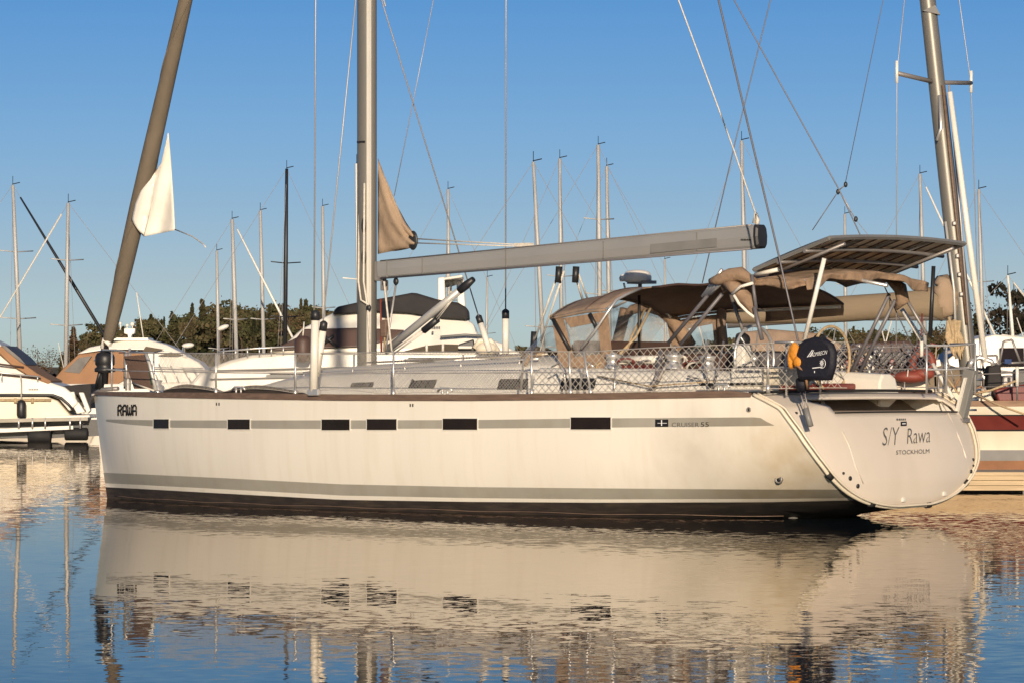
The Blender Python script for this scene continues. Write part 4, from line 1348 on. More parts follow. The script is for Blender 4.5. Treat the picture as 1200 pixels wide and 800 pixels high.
# sheets and coils lying along the coaming
rs = random.Random(11)
for k in range(16):
    px = rs.uniform(700, 830); py = rs.uniform(424, 436); mb = MB(); c = R(px, py, 1.45 - rs.random() * .3)
    mb.tube([c + Vector((.16 * math.cos(a) * rs.uniform(.7, 1.1), .05 * math.sin(a * 2), .11 * math.sin(a))) for a in np.linspace(0, 12, 40)], .014, 5)
    mb.build('rope_coil', ['wire_dark', 'rope_tan', 'dark_red', 'rope', 'glass_brown'][k % 5], yacht)
mb = MB(); mb.box(R(800, 433, 1.25), (.9, .12, .22)); mb.build('dark_bolster', 'glass_brown', yacht, bevel=.05)
mb = MB(); mb.box(R(745, 434, 1.28), (.7, .10, .16)); mb.build('dark_bolster', 'dark_red', yacht, bevel=.05)
for pts, r, mt in (([(775, 410, 1.5), (770, 440, 1.7), (760, 458, 1.8)], .035, 'wire_dark'), ([(792, 405, 1.4), (765, 457, 1.75)], .03, 'dull_steel'),
                   ([(830, 398, 1.6), (825, 430, 1.7), (833, 457, 1.9)], .018, 'dull_steel'), ([(848, 400, 1.6), (843, 425, 1.7), (835, 457, 1.9)], .018, 'wire_dark'),
                   ([(820, 450, 2.0), (895, 449, 2.0)], .022, 'black'), ([(865, 430, 1.9), (985, 429, 2.0)], .020, 'black'),
                   ([(722, 420, 1.5), (720, 455, 1.8)], .016, 'steel'), ([(806, 440, 1.75), (836, 448, 1.8)], .014, 'rope'),
                   ([(700, 440, 1.7), (760, 452, 1.8), (840, 446, 1.8)], .012, 'rope_tan')):
    mb = MB(); mb.tube([R(*p) for p in pts], r, 6); mb.build('sheet' if mt.startswith('rope') else 'rail_tube', mt, yacht)
mb = MB(); mb.box(R(879, 441, 1.62), (.55, .18, .26)); mb.build('helm_seat', 'white', yacht, bevel=.03)
mb = MB(); mb.box(R(925, 441, 1.5), (.6, .3, .24)); mb.build('helm_seat', 'cream', yacht, bevel=.03)

# wheels on their pedestals
for px, py, v in ((884, 420, .95), (974, 420, -.9)):
    c = R(px, py, v); mb = MB(); r = .46
    ring = [c + Vector((.03 * math.cos(a) * 0, r * math.cos(a), r * math.sin(a))) for a in np.linspace(0, 2 * math.pi, 41)]
    mb.tube(ring, .022, 8, cap=False)
    w_ = mb.build('steering_wheel', 'steel' if v > 0 else 'rope_tan', yacht)
    mb = MB()
    for k in range(6):
        a = k * math.pi / 3 + .3; mb.tube([c, c + Vector((0, r * math.cos(a), r * math.sin(a)))], .010, 6)
    mb.ell(c, (.05, .05, .05)); mb.build('spokes', 'steel', w_)
    mb = MB(); mb.box(c + Vector((-.18, 0, -.18)), (.22, .3, .75), taper=.7); mb.build('steering_pedestal', 'white', yacht, bevel=.03)
    mb = MB(); mb.ell(c + Vector((-.2, 0, .26)), (.10, .12, .10)); mb.build('compass', 'black', yacht)

# ---- bimini behind the hood
def bimpt(u, w, dz=0.0):
    e = 3.30 + .05 * math.sin((u - 13.9) * 2.0); r = .14
    return Vector((u, -w * 1.5, e + r * (1 - abs(w) ** 2.2) - .03 * math.sin(8 * w + 5 * u) ** 2 + dz))


bu = np.linspace(13.9, 15.35, 12)
mb = MB(); mb.grid([[bimpt(u, w) for w in np.linspace(1, -1, 25)] for u in bu]); bim = mb.build('bimini', 'canvas', yacht, solid=.015)
mb = MB(); rows = []
for k in range(6):
    rows.append([bimpt(15.35, w, -.022 * k * (1 + .35 * math.sin(7 * w + 1))) + Vector((.05 * math.sin(9 * w) * k / 5, 0, 0)) for w in np.linspace(1, -1, 31)])
mb.grid(rows); mb.build('aft_valance', 'canvas_lit', bim, solid=.01)
mb = MB(); rows = []
for k in range(6):
    rows.append([bimpt(u, 1.0, -.022 * k * (1 + .3 * math.sin(6 * u))) + Vector((0, -.03 * math.sin(5 * u + k), 0)) for u in np.linspace(13.9, 15.35, 14)])
mb.grid(rows); mb.build('side_valance', 'canvas_lit', bim, solid=.01)
# bundled front edge and the loose flap hanging from it
mb = MB(); mb.tube([R(832, 330, 1.62), R(842, 328, 1.62), R(855, 323, 1.6), R(868, 321, 1.58), R(884, 330, 1.55)], [.04, .08, .10, .10, .05], 12)
mb.tube([R(850, 330, 1.58), R(862, 338, 1.58), R(876, 352, 1.55), R(884, 368, 1.55)], [.07, .10, .10, .03], 10); mb.build('canvas_bundle', 'canvas_lit', bim)
mb = MB(); mb.tube([R(858, 345, 1.72), R(868, 336, 1.74), R(882, 332, 1.74)], .022, 6); mb.tube([R(860, 346, 1.73), R(866, 356, 1.7), R(876, 366, 1.66), R(884, 372, 1.62)], .022, 6); mb.build('piping', 'sail_white', bim)
mb = MB()
for k in range(4): mb.tube([R(823 + 3 * k, 348 - k, 1.45 + .03 * k), R(846 + 3.2 * k, 316 + 2 * k, 1.52 + .03 * k)], .024, 8)
mb.build('folded_frame', 'steel', bim)
# far corner bundle
mb = MB(); mb.tube([R(1040, 325, -1.45), R(1055, 338, -1.5), R(1058, 352, -1.5), R(1050, 362, -1.5)], [.06, .10, .10, .03], 10); mb.build('canvas_bundle', 'canvas_lit', bim)

# ---- solar panels on the arch
UF, UA, ZF, ZA, SV = 14.58, 15.86, 3.455, 3.865, 1.66


def solpt(a, w, dz=0.0):
    nrm = Vector((-(ZA - ZF), 0, UA - UF)).normalized()
    return Vector((UF + (UA - UF) * a, -w * SV, ZF + (ZA - ZF) * a + .05 * (1 - w * w) + .05 * a * (1 - a))) + nrm * dz


mb = MB(); mb.grid([[solpt(a, w, 0.0) for w in np.linspace(1, -1, 9)] for a in (0, .25, .5, .75, 1)], smooth=False)
sol = mb.build('solar_panel', 'panel_under', yacht)
mb = MB(); mb.grid([[solpt(a, w, .03) for w in np.linspace(1, -1, 9)] for a in (0, .25, .5, .75, 1)], smooth=False); mb.build('cells', 'panel_top', sol)
mb = MB()
for w in (1, .5, 0, -.5, -1): mb.tube([solpt(0, w, .0), solpt(1, w, .0)], .030, 4)
for a in (0, 1): mb.tube([solpt(a, w, 0) for w in np.linspace(1, -1, 9)], .034, 4)
mb.build('panel_frame', 'grey_plastic', sol)
mb = MB()
for a in (.33, .68): mb.tube([solpt(a, w, -.05) for w in np.linspace(1.02, -1.02, 9)], .028, 8)
for w in (.8, -.8): mb.tube([solpt(.0, w, -.09), solpt(1, w, -.09)], .024, 8)
mb.build('support_rail', 'dull_steel', sol)
mb = MB()
for i in range(12):
    w = .93 - 1.86 * i / 11; mb.tube([solpt(.04, w, -.008), solpt(.96, w, -.008)], .010, 4)
mb.build('backing_rib', 'glass_brown', sol)
# poles carrying the canopy
for nm, a, b_, v, r, mt in (('support_pole', (966, 303), (943, 398), 1.7, .032, 'white'), ('support_pole', (1057, 363), (1080, 398), -2.0, .034, 'white'),
                            ('support_pole', (1080, 398), (1080, 418), -2.0, .028, 'white'), ('support_pole', (1093, 426), (1117, 466), -2.12, .030, 'white'),
                            ('support_pole', (1042, 345), (996, 440), -1.4, .028, 'wire_dark'), ('support_pole', (1049, 352), (1008, 435), -1.45, .028, 'wire_dark'),
                            ('support_pole', (1050, 330), (1086, 392), -1.7, .026, 'dull_steel'), ('support_pole', (1094, 312), (1090, 394), -1.7, .03, 'black'),
                            ('support_pole', (881, 322), (886, 362), 1.6, .026, 'wire_dark'), ('support_pole', (884, 360), (893, 398), 1.62, .030, 'wire_dark'),
                            ('support_pole', (855, 342), (872, 392), -.2, .026, 'dull_steel'), ('support_pole', (853, 318), (783, 402), 1.5, .028, 'wire_dark'),
                            ('support_pole', (846, 345), (797, 404), 1.45, .028, 'wire_dark'), ('support_pole', (885, 322), (912, 316), 1.55, .03, 'white'),
                            ('support_pole', (967, 320), (1040, 335), .2, .026, 'steel')):
    mb = MB(); mb.tube([R(*a, v), R(*b_, v)], r, 8); mb.build(nm, mt, yacht)
# pushpit rails round the stern
pp = [railpt(905, 401), railpt(940, 401), Vector((15.35, -1.95, 2.42)), Vector((15.45, -1.3, 2.42))]
mb = MB(); mb.tube(pp, .016, 8); mb.tube([stbd(p) for p in pp], .016, 8); mb.tube([p - Vector((0, 0, .34)) for p in pp], .014, 8); mb.tube([stbd(p) - Vector((0, 0, .34)) for p in pp], .014, 8)
for p in (pp[1], pp[2], pp[3]):
    for q in (p, stbd(p)): mb.tube([q, Vector((q.x, q.y, zdeck(15.2)))], .016, 8)
mb.build('pushpit', 'steel', yacht)

# ================================================================ things carried on the yacht
def ywp(p): return yacht_mat @ p


yacht_mat = Matrix.Translation((X0, D2, 0)) @ Matrix.Rotation(-PSI, 4, 'Z')
BV = 2.28
bag_o = R(956, 446, BV)
bag = thing('rescue_bag', 'navy blue rescue bag with white print hanging on the stern rail', 'rescue bag', ywp(bag_o), -PSI)
mb = MB()
out = [(936, 446), (933, 430), (932.5, 414), (936, 404), (943, 398), (955, 394.5), (967, 397), (975, 403), (978.5, 412), (978, 428), (973, 445)]
front = [R(x, y, BV + .13) - bag_o for x, y in out]; back = [R(x, y, BV - .10) - bag_o for x, y in out]
cen = sum(front, Vector()) / len(front)
rows = [[cen + (p - cen) * .82 + Vector((0, -.03, 0)) for p in front], [cen + (p - cen) * .95 for p in front], [p + Vector((0, .05, 0)) for p in front], back]
mb.grid(rows, close=True); mb.poly(rows[0]); mb.poly(rows[-1]); mb.build('cover', 'navy', bag)
def bg(x, y): return R(x, y, BV + .185) - bag_o
def bgf(x0, y0, x1, y1, h_): return lambda a, b_: bg(x0 + (x1 - x0) * a, y0 + (y1 - y0) * a - h_ * b_)
mb = MB(); mb.poly([bg(945.5, 418), bg(947, 418), bg(952.5, 409.5), bg(951.5, 409.5)]); mb.poly([bg(948.2, 417.6), bg(950, 417.4), bg(954, 410), bg(953, 410)]); mb.build('print_stripe', 'text_white', bag)
text_part('print_lettering', 'ADMIRECIN', bgf(950.5, 417.8, 969.5, 414.4, 4.6), 'text_white', bag, shear=.35)
mb = MB()
c = bg(963, 425)
for k in range(10):
    a = k * math.pi / 5; d = Vector((math.cos(a) * .042, -.0, math.sin(a) * .05)); e_ = Vector((-math.sin(a) * .012, 0, math.cos(a) * .012))
    mb.poly([c + e_, c + d, c - e_])
mb.tube([c + Vector((.06 * math.cos(a), 0, .065 * math.sin(a) - .005)) for a in np.linspace(-1.9, 1.3, 14)], .004, 4)
mb.poly([bg(952, 431.5), bg(964, 430), bg(964, 429), bg(952, 430.3)]); mb.poly([bg(954, 436.5), bg(955, 436.5), bg(955, 434), bg(954, 434)])
mb.build('print_emblem', 'text_white', bag)
mb = MB(); mb.tube([R(940, 444, BV) - bag_o, R(941, 456, BV - .05) - bag_o], .09, 8); mb.build('strap', 'navy', bag)

tb_o = R(932, 425, 2.35)
tb = thing('throw_bag', 'orange yellow throwing line bag tied beside the navy rescue bag', 'throw bag', ywp(tb_o), -PSI)
mb = MB()
mb.ell(R(931, 413, 2.36) - tb_o, (.09, .07, .13)); mb.ell(R(927, 420, 2.36) - tb_o, (.05, .06, .14)); mb.ell(R(936, 424, 2.4) - tb_o, (.085, .07, .085)); mb.ell(R(931, 406, 2.36) - tb_o, (.05, .05, .06))
mb.build('pouch', 'yellow', tb)
mb = MB(); mb.tube([R(934, 428, 2.44) - tb_o, R(941, 433, 2.42) - tb_o, R(945, 444, 2.38) - tb_o, R(946, 455, 2.3) - tb_o], .022, 6); mb.build('line', 'canvas_orange', tb)

gw_o = R(1128, 491, -2.02)
gw = thing('boarding_ladder', 'folded grey boarding ladder standing at the far stern corner', 'ladder', ywp(gw_o), -PSI)
mb = MB(); p, q = R(1124, 488, -2.02) - gw_o, R(1135, 434, -2.02) - gw_o
mb.prism([p + Vector((-.07, 0, 0)), p + Vector((.07, 0, -.02)), q + Vector((.10, 0, 0)), q + Vector((-.09, 0, .03))], (0, .12, 0)); mb.build('side_rail', 'grey_plastic', gw, bevel=.01)
mb = MB(); p, q = R(1120, 482, -1.98) - gw_o, R(1130, 442, -1.98) - gw_o
mb.prism([p + Vector((-.02, 0, 0)), p + Vector((.03, 0, 0)), q + Vector((.025, 0, 0)), q + Vector((-.01, 0, 0))], (0, .05, 0)); mb.build('edge_highlight', 'white', gw)  # white strip paints the highlight along the ladder rail
mb = MB()
for k in range(4):
    a = (R(1124, 488, -2.02) - gw_o).lerp(R(1135, 434, -2.02) - gw_o, .15 + .22 * k); mb.tube([a + Vector((0, .02, 0)), a + Vector((0, .4, 0))], .018, 6)
mb.build('rung', 'steel', gw)
mb = MB(); mb.box(R(1128, 492, -2.02) - gw_o, (.14, .18, .06)); mb.build('hinge', 'dull_steel', gw)
fn_o = R(1145, 425, -2.6)
# ================================================================ OTHER BOATS
class Frame:
    """local drawing frame of a boat lying roughly broadside at distance D"""
    def __init__(s, px, D):
        s.D = D; s.o = Vector(((px - 600) * D / F, D, 0))

    def __call__(s, px, py, dy=0.0):
        D = s.D + dy
        return Vector(((px - 600) * D / F - s.o.x, dy, H - (py - YH) * D / F))

    def slab(s, mb, pts, y0, y1, mi=0, inset=0.0):
        """profile polygon given in pixels, with real depth y0..y1; inset tucks the upper part of the far and near sides in"""
        zs = [s(x, y).z for x, y in pts]; lo, hi = min(zs), max(zs)
        a = []; b = []
        for x, y in pts:
            q = s(x, y, 0); t = (q.z - lo) / max(1e-6, hi - lo) * inset
            a.append(Vector((q.x, y0 + t, q.z))); b.append(Vector((q.x, y1 - t, q.z)))
        o = len(mb.v); n = len(pts); mb.v += [tuple(p) for p in a + b]
        mb.face(range(o, o + n), mi); mb.face([o + n + k for k in range(n)][::-1], mi)
        for k in range(n): mb.face((o + k, o + n + k, o + n + (k + 1) % n, o + (k + 1) % n), mi)


def hull_loft(mb, x0, x1, B, fb, bands=None, bow=1, sheer=.25, draft=.35):
    """x0 stern .. x1 bow along local x (bow=1 bow at x1); bands: list of (z fraction, material)"""
    L = x1 - x0; n = 26
    zf = sorted(set([1.0, .0, -.3] + [b[0] for b in (bands or [])] + [.85, .6, .3]), reverse=True)
    rows = []
    for i in range(n + 1):
        t = i / n
        tt = t if bow == 1 else 1 - t
        w = B / 2 * (.80 + .20 * math.sin(min(1, tt / .45) * math.pi / 2)) * (1 - max(0, (tt - .45) / .55) ** 2.4)
        top = fb * (1 + sheer * tt ** 2)
        row = []
        for f in zf:
            z = f * top if f > 0 else f * draft / .3
            k = .80 + .20 * max(0, f) ** .6 if f >= 0 else .55
            xx = x0 + L * t + (bow * .12 * L * (max(0, f) - 1) * max(0, tt - .8) * 1.2)
            row.append((xx, max(.01, w) * k, z))
        rows.append(row)
    def mi(i, j):
        m = 0
        f = (zf[j] + zf[j + 1]) / 2
        for z, mm in (bands or []):
            if f < z: m = mm
        return m
    for s in (-1, 1): mb.grid([[(p[0], s * p[1], p[2]) for p in r] for r in rows], mi)
    # deck and transom
    mb.grid([[(r[0][0], r[0][1] * k, r[0][2] - .02) for k in (1, .5, 0, -.5, -1)] for r in rows])
    e = rows[0] if bow == 1 else rows[-1]
    for j in range(len(e) - 1): mb.poly([(e[j][0], e[j][1], e[j][2]), (e[j][0], -e[j][1], e[j][2]), (e[j + 1][0], -e[j + 1][1], e[j + 1][2]), (e[j + 1][0], e[j + 1][1], e[j + 1][2])], mi(0, j))
    return rows


def sail_boat(label, ptop, pbase, D, wpx, mast_mat='alu_far', bow=1, cover='cover_beige', spread=(.45,), genoa=None, hull_c='white', L=None, stays=True,
              lean_y=0.0, gear=True, rz=None):
    base = at(pbase[0], pbase[1], D)
    top = at(ptop[0], ptop[1], D)
    t = thing('sailing_boat', label, 'sailing boat', (base.x, D, 0), 0.0, 'sailing boats moored behind')
    mt = Vector((top.x - base.x, lean_y, top.z)); mb_ = Vector((0, 0, 1.25))
    # the mast's foot follows the line of the mast down to the deck
    sl = (top.x - base.x) / max(.1, top.z - base.z); mb_.x = sl * (1.25 - base.z)
    L = L or max(7.5, top.z * .95)
    fb = .95 + L * .015
    x0, x1 = (-.58 * L, .42 * L) if bow == 1 else (-.42 * L, .58 * L)
    m = MB(); hull_loft(m, x0, x1, L * .30, fb, [(.22, 1), (.10, 2)], bow); m.build('hull', [hull_c, 'grey_boot', 'antifoul'], t)
    m = MB(); rows = []
    for q in np.linspace(0, 1, 9):
        x = (-.10 * L + .36 * L * q) * bow; hh = .36 * math.sin(math.pi * min(1, .18 + q * .82)) ** .6 if q < 1 else .03; w = L * .10 * (1 - .5 * q)
        rows.append([(x, -w, fb - .03), (x, -w * .85, fb + hh), (x, w * .85, fb + hh), (x, w, fb - .03)])
    m.grid(rows, smooth=False); m.poly(rows[0]); m.build('cabin', 'white', t)
    r = wpx * D / F / 2
    m = MB(); m.tube([mb_, mb_.lerp(mt, .6), mt], [r, r, r * .72], 8); ma = m.build('mast', mast_mat, t)
    for f in spread:
        p = mb_.lerp(mt, f); w = .085 * L * .9
        m = MB(); m.tube([p + Vector((-w * .75, -w * .65, .05)), p, p + Vector((w * .75, w * .65, .05))], r * .28, 5); m.build('spreader', mast_mat, ma)
    m = MB(); m.tube([mt, mt + Vector((0, 0, .35))], .012, 4); m.tube([mt + Vector((-.02, 0, .03)), mt + Vector((.28, 0, .10))], .018, 4); m.build('wind_vane', 'black', ma)
    # boom with stowed sail
    g = mb_.lerp(mt, .09); e = g + Vector((-.40 * L * bow, 0, .10))
    m = MB(); m.tube([g, e], .06, 6); bo = m.build('boom', 'alu', t)
    m = MB(); m.tube([g + Vector((0, 0, .45)), g + Vector((-.05 * L * bow, 0, .26)), g.lerp(e, .5) + Vector((0, 0, .17)), e + Vector((0, 0, .08))], [.05, .17, .17, .07], 8); m.build('sail_cover', cover, bo)
    if stays:
        m = MB(); bowp = Vector((x1 if bow == 1 else x0, 0, fb * 1.25)); st = Vector((x0 if bow == 1 else x1, 0, fb))
        m.tube([mt, bowp], .008, 4); m.tube([mt, st], .008, 4)
        for s in (1, -1): m.tube([mb_.lerp(mt, .97), mb_ + Vector((-.3 * bow, s * L * .14, -.2))], .008, 4)
        m.build('rigging', 'wire', t)
        if genoa:
            a = mt.lerp(bowp, .06); b_ = mt.lerp(bowp, .97)
            m = MB(); m.tube([a, a.lerp(b_, .5), b_], [.035, genoa[1], genoa[1] * .9], 7); m.build('furled_headsail', genoa[0], t)
    if gear:
        m = MB()
        for x in np.linspace(x0 * .95, x1 * .9, 8):
            for s in (-1, 1):
                w = L * .15 * .8 * (1 - max(0, (x * bow) / (L * .45)) ** 2) if x * bow > 0 else L * .12
                m.tube([(x, s * w, fb), (x, s * w, fb + .6)], .014, 4)
        m.build('guard_rail', 'steel', t)
    return t


# ---- masts across the background (pixel of the masthead, pixel low on the mast, distance, width)
S = sail_boat
S('leftmost sailing boat with tall pale mast and black slanting forestay', (15, 217), (24, 430), 170, 5, bow=1, spread=(.36, .68), stays=True, genoa=('black', .07), L=11)
S('sailing boat with pale mast and spiral white furled sail, second from left', (80, 238), (77, 430), 165, 5, bow=-1, spread=(.36, .7), genoa=('rope', .028), L=10)
S('sailing boat whose short pale mast stands left of the white oval lamp', (254, 294), (256, 412), 210, 4, spread=(.3,), L=8, stays=False)
S('sailing boat with pale mast and white furled headsail slanting right', (272, 257), (277, 412), 185, 5, bow=1, genoa=('white', .055), spread=(.42,), L=8.5)
S('sailing boat with bare pale mast close left of the black mast', (305, 247), (309, 412), 190, 4.5, spread=(.4,), stays=False, L=9)
S('sailing boat with tall black mast and swept spreaders', (336, 198), (334, 405), 175, 5, mast_mat='black', spread=(.34, .58), L=10)
S('sailing boat with pale mast between the near shrouds of the big yacht', (378, 242), (379.5, 380), 200, 4.5, spread=(.45,), stays=False, L=9)
S('sailing boat with white mast just left of the big yacht mast', (418, 192), (421, 380), 160, 5.5, mast_mat='white', spread=(.5,), stays=False, L=10)
S('sailing boat with pale mast above the radar arch of the motor yacht', (525, 222), (526, 350), 190, 4, spread=(.45,), L=9)
S('sailing boat with leaning pale mast and black boom cover', (625, 190), (636, 395), 140, 5, bow=1, cover='canvas_black', spread=(.3, .62), L=9.5)
S('sailing boat with straight pale mast crossing the middle of the boom', (656, 186), (658, 380), 165, 4.5, bow=-1, spread=(.5, .2), L=9.5)
S('sailing boat with the tallest pale mast of the middle pair', (701, 170), (703, 380), 170, 5.5, bow=1, spread=(.4, .7), L=10.5)
S('sailing boat with the slightly shorter mast of the middle pair', (711, 195), (714, 380), 180, 5, bow=-1, spread=(.45,), L=9.5)
S('sailing boat with pale mast behind the end of the boom', (869, 165), (874, 400), 160, 5, bow=-1, spread=(.45, .2), cover='blue_cloth', L=9)
S('sailing boat with thin mast showing just above the solar panel', (990, 251), (991, 400), 200, 4, spread=(.6,), stays=False, L=8)
S('sailing boat with pale mast right of the solar panel centre', (1078, 204), (1084, 400), 170, 4.5, bow=1, genoa=('white', .05), spread=(.4,), L=9)
S('sailing boat with thin pale mast right of the spinnaker pole', (1147, 222), (1152, 410), 160, 4.5, bow=-1, spread=(.55,), L=9, cover='green_cloth')
S('small sailing boat with short white mast at the right edge', (1181, 323), (1187, 395), 150, 4, mast_mat='white', bow=1, genoa=('rope', .03), spread=(.5,), L=7.5)
S('sailing boat with very thin mast below the boom end', (779, 304), (780, 400), 215, 3, spread=(.5,), stays=False, L=8, cover='blue_cloth')
S('sailing boat with thin mast in the gap right of the motor yacht', (571, 325), (570, 395), 220, 3, spread=(.5,), stays=False, L=8)


# ---- left motor cruiser at the pontoon
fr = Frame(30, 134)
mc = thing('motor_cruiser', 'white motor cruiser with tan cockpit canopy moored at the left pontoon', 'motor boat', fr.o)
Y0, Y1 = -1.7, 1.9
mb = MB()
fr.slab(mb, [(-130, 464), (62, 464), (74, 468.5), (87, 483), (93, 490), (92, 500), (60, 511), (-130, 517)], Y0, Y1)
mc_h = mb.build('hull', 'cream', mc, bevel=.06)
mb = MB(); fr.slab(mb, [(-130, 432), (0, 433), (22, 438), (64, 447), (82, 453), (92, 461), (98, 471), (88, 481), (76, 467), (63, 462), (-130, 462)], Y0 - .02, Y1, inset=.25); mb.build('deck', 'white', mc, bevel=.05)
mb = MB(); mb.tube([fr(x, y, Y0 - .03) for x, y in ((-130, 462.5), (20, 462.3), (62, 462.5), (72, 466), (80, 473), (88, 482.5))], .045, 6); mb.build('rub_rail', 'black', mc)
mb = MB(); fr.slab(mb, [(-130, 384), (-6, 398), (8, 405), (3, 411), (30, 433), (58, 448), (-130, 442)], Y0 + .25, Y1 - .2, inset=.5); cab = mb.build('cabin', 'white', mc, bevel=.08)
mb = MB(); fr.slab(mb, [(1, 410), (8, 405.5), (14, 410), (30, 423), (50, 437), (67, 446), (63, 449.5), (42, 441), (22, 429)], Y0 + .1, Y1 - .1, inset=.15); mb.build('canopy', 'canvas_orange', mc, bevel=.04)
mb = MB(); fr.slab(mb, [(8, 405), (13, 405.5), (30, 419), (37, 427), (30, 423.5), (14, 411)], Y0 + .12, Y1 - .12, inset=.1); mb.build('canopy_window', 'smoke', mc)
for y0_, y1_ in (((-60, 418), (28, 430)), ((-60, 432), (48, 443))):
    mb = MB(); mb.tube([fr(*y0_, Y0 + .1), fr(*y1_, Y0 + .1)], .03, 5); mb.build('coaming_line', 'glass_brown', mc)
mb = MB(); mb.tube([fr(-60, 433, Y0 - .05), fr(0, 436, Y0 - .05), fr(47, 441, Y0 - .05)], .022, 5)
for x in (2, 24, 44): mb.tube([fr(x, 436 + x * .1, Y0 - .05), fr(x, 446, Y0 - .05)], .018, 5)
mb.build('hand_rail', 'steel', mc)
mb = MB(); mb.tube([fr(-60, 468, Y0 - .03), fr(60, 468.4, Y0 - .03)], .05, 6); mb.tube([fr(18, 466, Y0 - .05), fr(18, 472, Y0 - .05)], .05, 6); mb.tube([fr(38, 466, Y0 - .05), fr(38, 472, Y0 - .05)], .05, 6); mb.build('boat_hook', 'rope_tan', mc)
mb = MB()
for i in range(6): mb.poly([fr(33.5 + i * 2, 456.5, Y0 + .05), fr(34.8 + i * 2, 456.5, Y0 + .05), fr(34.8 + i * 2, 455, Y0 + .05), fr(33.5 + i * 2, 455, Y0 + .05)])
mb.build('small_lettering', 'text_grey', mc)
mb = MB(); fr.slab(mb, [(78, 452), (96, 450), (112, 449), (112, 478), (104, 474), (96, 462), (84, 458)], Y0 + .3, Y1 - .4); mb.build('stern_cover', 'canvas_black', mc, bevel=.03)
for q in ([(84, 459), (93, 458), (96, 470), (88, 470)], [(98, 459), (104, 459), (112, 480), (108, 484)], [(90, 472), (98, 470), (106, 482), (96, 484)]):
    mb = MB(); fr.slab(mb, q, Y0 + .1, Y0 + .6); mb.build('stern_seat', 'white', mc, bevel=.03)
mb = MB(); fr.slab(mb, [(60, 486), (112, 485), (112, 489), (60, 490)], Y0 - .1, Y1); mb.build('swim_platform', 'white', mc, bevel=.03)

fd_o = fr(25, 479, Y0 - .28) + fr.o
fd = thing('boat_fender', 'dark fender hanging on a white rope along the left motor cruiser', 'fender', fd_o)
mb = MB(); mb.lathe([(0, -.28), (.10, -.26), (.145, -.18), (.145, .18), (.10, .26), (.03, .30), (0, .30)], seg=14); mb.build('body', 'black', fd)
mb = MB(); mb.tube([(0, 0, .28), (-.02, .02, 1.0), fr(24, 441, Y0 - .05) + fr.o - fd_o], .02, 5); mb.build('rope', 'rope', fd)

pn = thing('pontoon', 'pale floating pontoon on black floats beside the left motor cruiser', 'pontoon', fr.o)
P0 = Y0 - 1.3
mb = MB(); fr.slab(mb, [(-160, 493), (114, 487.5), (114, 491), (-160, 497.5)], P0, Y0 - .25); mb.build('deck', 'pontoon', pn)
mb = MB(); fr.slab(mb, [(-160, 503), (22, 500), (97, 497), (97, 501), (22, 504.5), (-160, 509)], P0 + .05, P0 + .2); mb.build('beam', 'white', pn)
for x0 in (38, 53, 82, 94, 22): mb = MB(); mb.tube([fr(x0, 489, P0 + .02), fr(x0, 502, P0 + .02)], .03, 5); mb.build('bracket', 'steel', pn)
for a, b_, y0_, y1_ in ((33, 60, 502, 518.5), (76, 103, 500.5, 515.5), (-60, -10, 505, 519)):
    mb = MB(); p, q = fr(a, (y0_ + y1_) / 2, P0 + .28), fr(b_, (y0_ + y1_) / 2, P0 + .28); r = (y1_ - y0_) / 2 * fr.D / F
    mb.tube([p, p.lerp(q, .06), p.lerp(q, .94), q], [r * .85, r, r, r * .85], 14); mb.build('float', 'rubber', pn)
mb = MB(); fr.slab(mb, [(-160, 496), (126, 490), (124, 509), (60, 512), (-160, 510)], P0 + .7, Y0 - .5); mb.build('underside_shadow', 'black', pn)  # black slab stands in for the shadow under the pontoon deck

# ---- second motor cruiser behind the bow
fr = Frame(150, 150)
m2 = thing('motor_cruiser', 'white motor cruiser with orange tan canopy and radar behind the yacht bow', 'motor boat', fr.o)
Y0, Y1 = -1.6, 1.8
mb = MB(); fr.slab(mb, [(66, 449), (140, 449), (250, 446), (270, 452), (262, 490), (240, 508), (116, 508), (104, 485), (92, 465)], Y0, Y1); mb.build('hull', 'white', m2, bevel=.06)
mb = MB(); fr.slab(mb, [(64, 449), (78, 432), (96, 415), (128, 411), (152, 411), (177, 412), (163, 438), (141, 450)], Y0 + .12, Y1 - .1, inset=.3); cp = mb.build('canopy', 'canvas_orange', m2, bevel=.04)
for q in ([(80, 435), (97, 419), (112, 417), (98, 437)], [(118, 417), (138, 416), (134, 421), (114, 422)]):
    mb = MB(); fr.slab(mb, q, Y0 + .20, Y0 + .26); mb.build('canopy_window', 'smoke', cp)
mb = MB(); fr.slab(mb, [(94, 415), (108, 407), (132, 402), (150, 398.5), (178, 398.5), (198, 404), (222, 416), (222, 420), (204, 412), (176, 410), (130, 409.5)], Y0 + .25, Y1 - .25, inset=.45); mb.build('hardtop', 'white', m2, bevel=.05)
mb = MB(); fr.slab(mb, [(141, 450), (163, 438), (177, 411), (204, 411), (222, 417), (236, 424), (244, 432), (246, 450)], Y0 + .15, Y1 - .15, inset=.25); mb.build('cabin', 'white', m2, bevel=.05)
for q in ([(171, 411.5), (175, 406), (196, 409.5), (186, 412)], [(189, 416.5), (204, 412.5), (218, 415.5), (212, 417)]):
    mb = MB(); fr.slab(mb, q, Y0 + .18, Y0 + .28); mb.build('side_window', 'glass_dark', m2)
mb = MB(); fr.slab(mb, [(134, 399), (140, 396), (176, 396), (177, 399.5)], Y0 + .6, Y1 - .6); mb.build('roof_rack', 'white', m2)
mb = MB(); fr.slab(mb, [(146, 385), (159, 385), (158, 391), (155, 392), (154, 397), (151, 397), (150, 392), (146, 391)], -.2, .25); rm = mb.build('radar_mast', 'white', m2, bevel=.02)
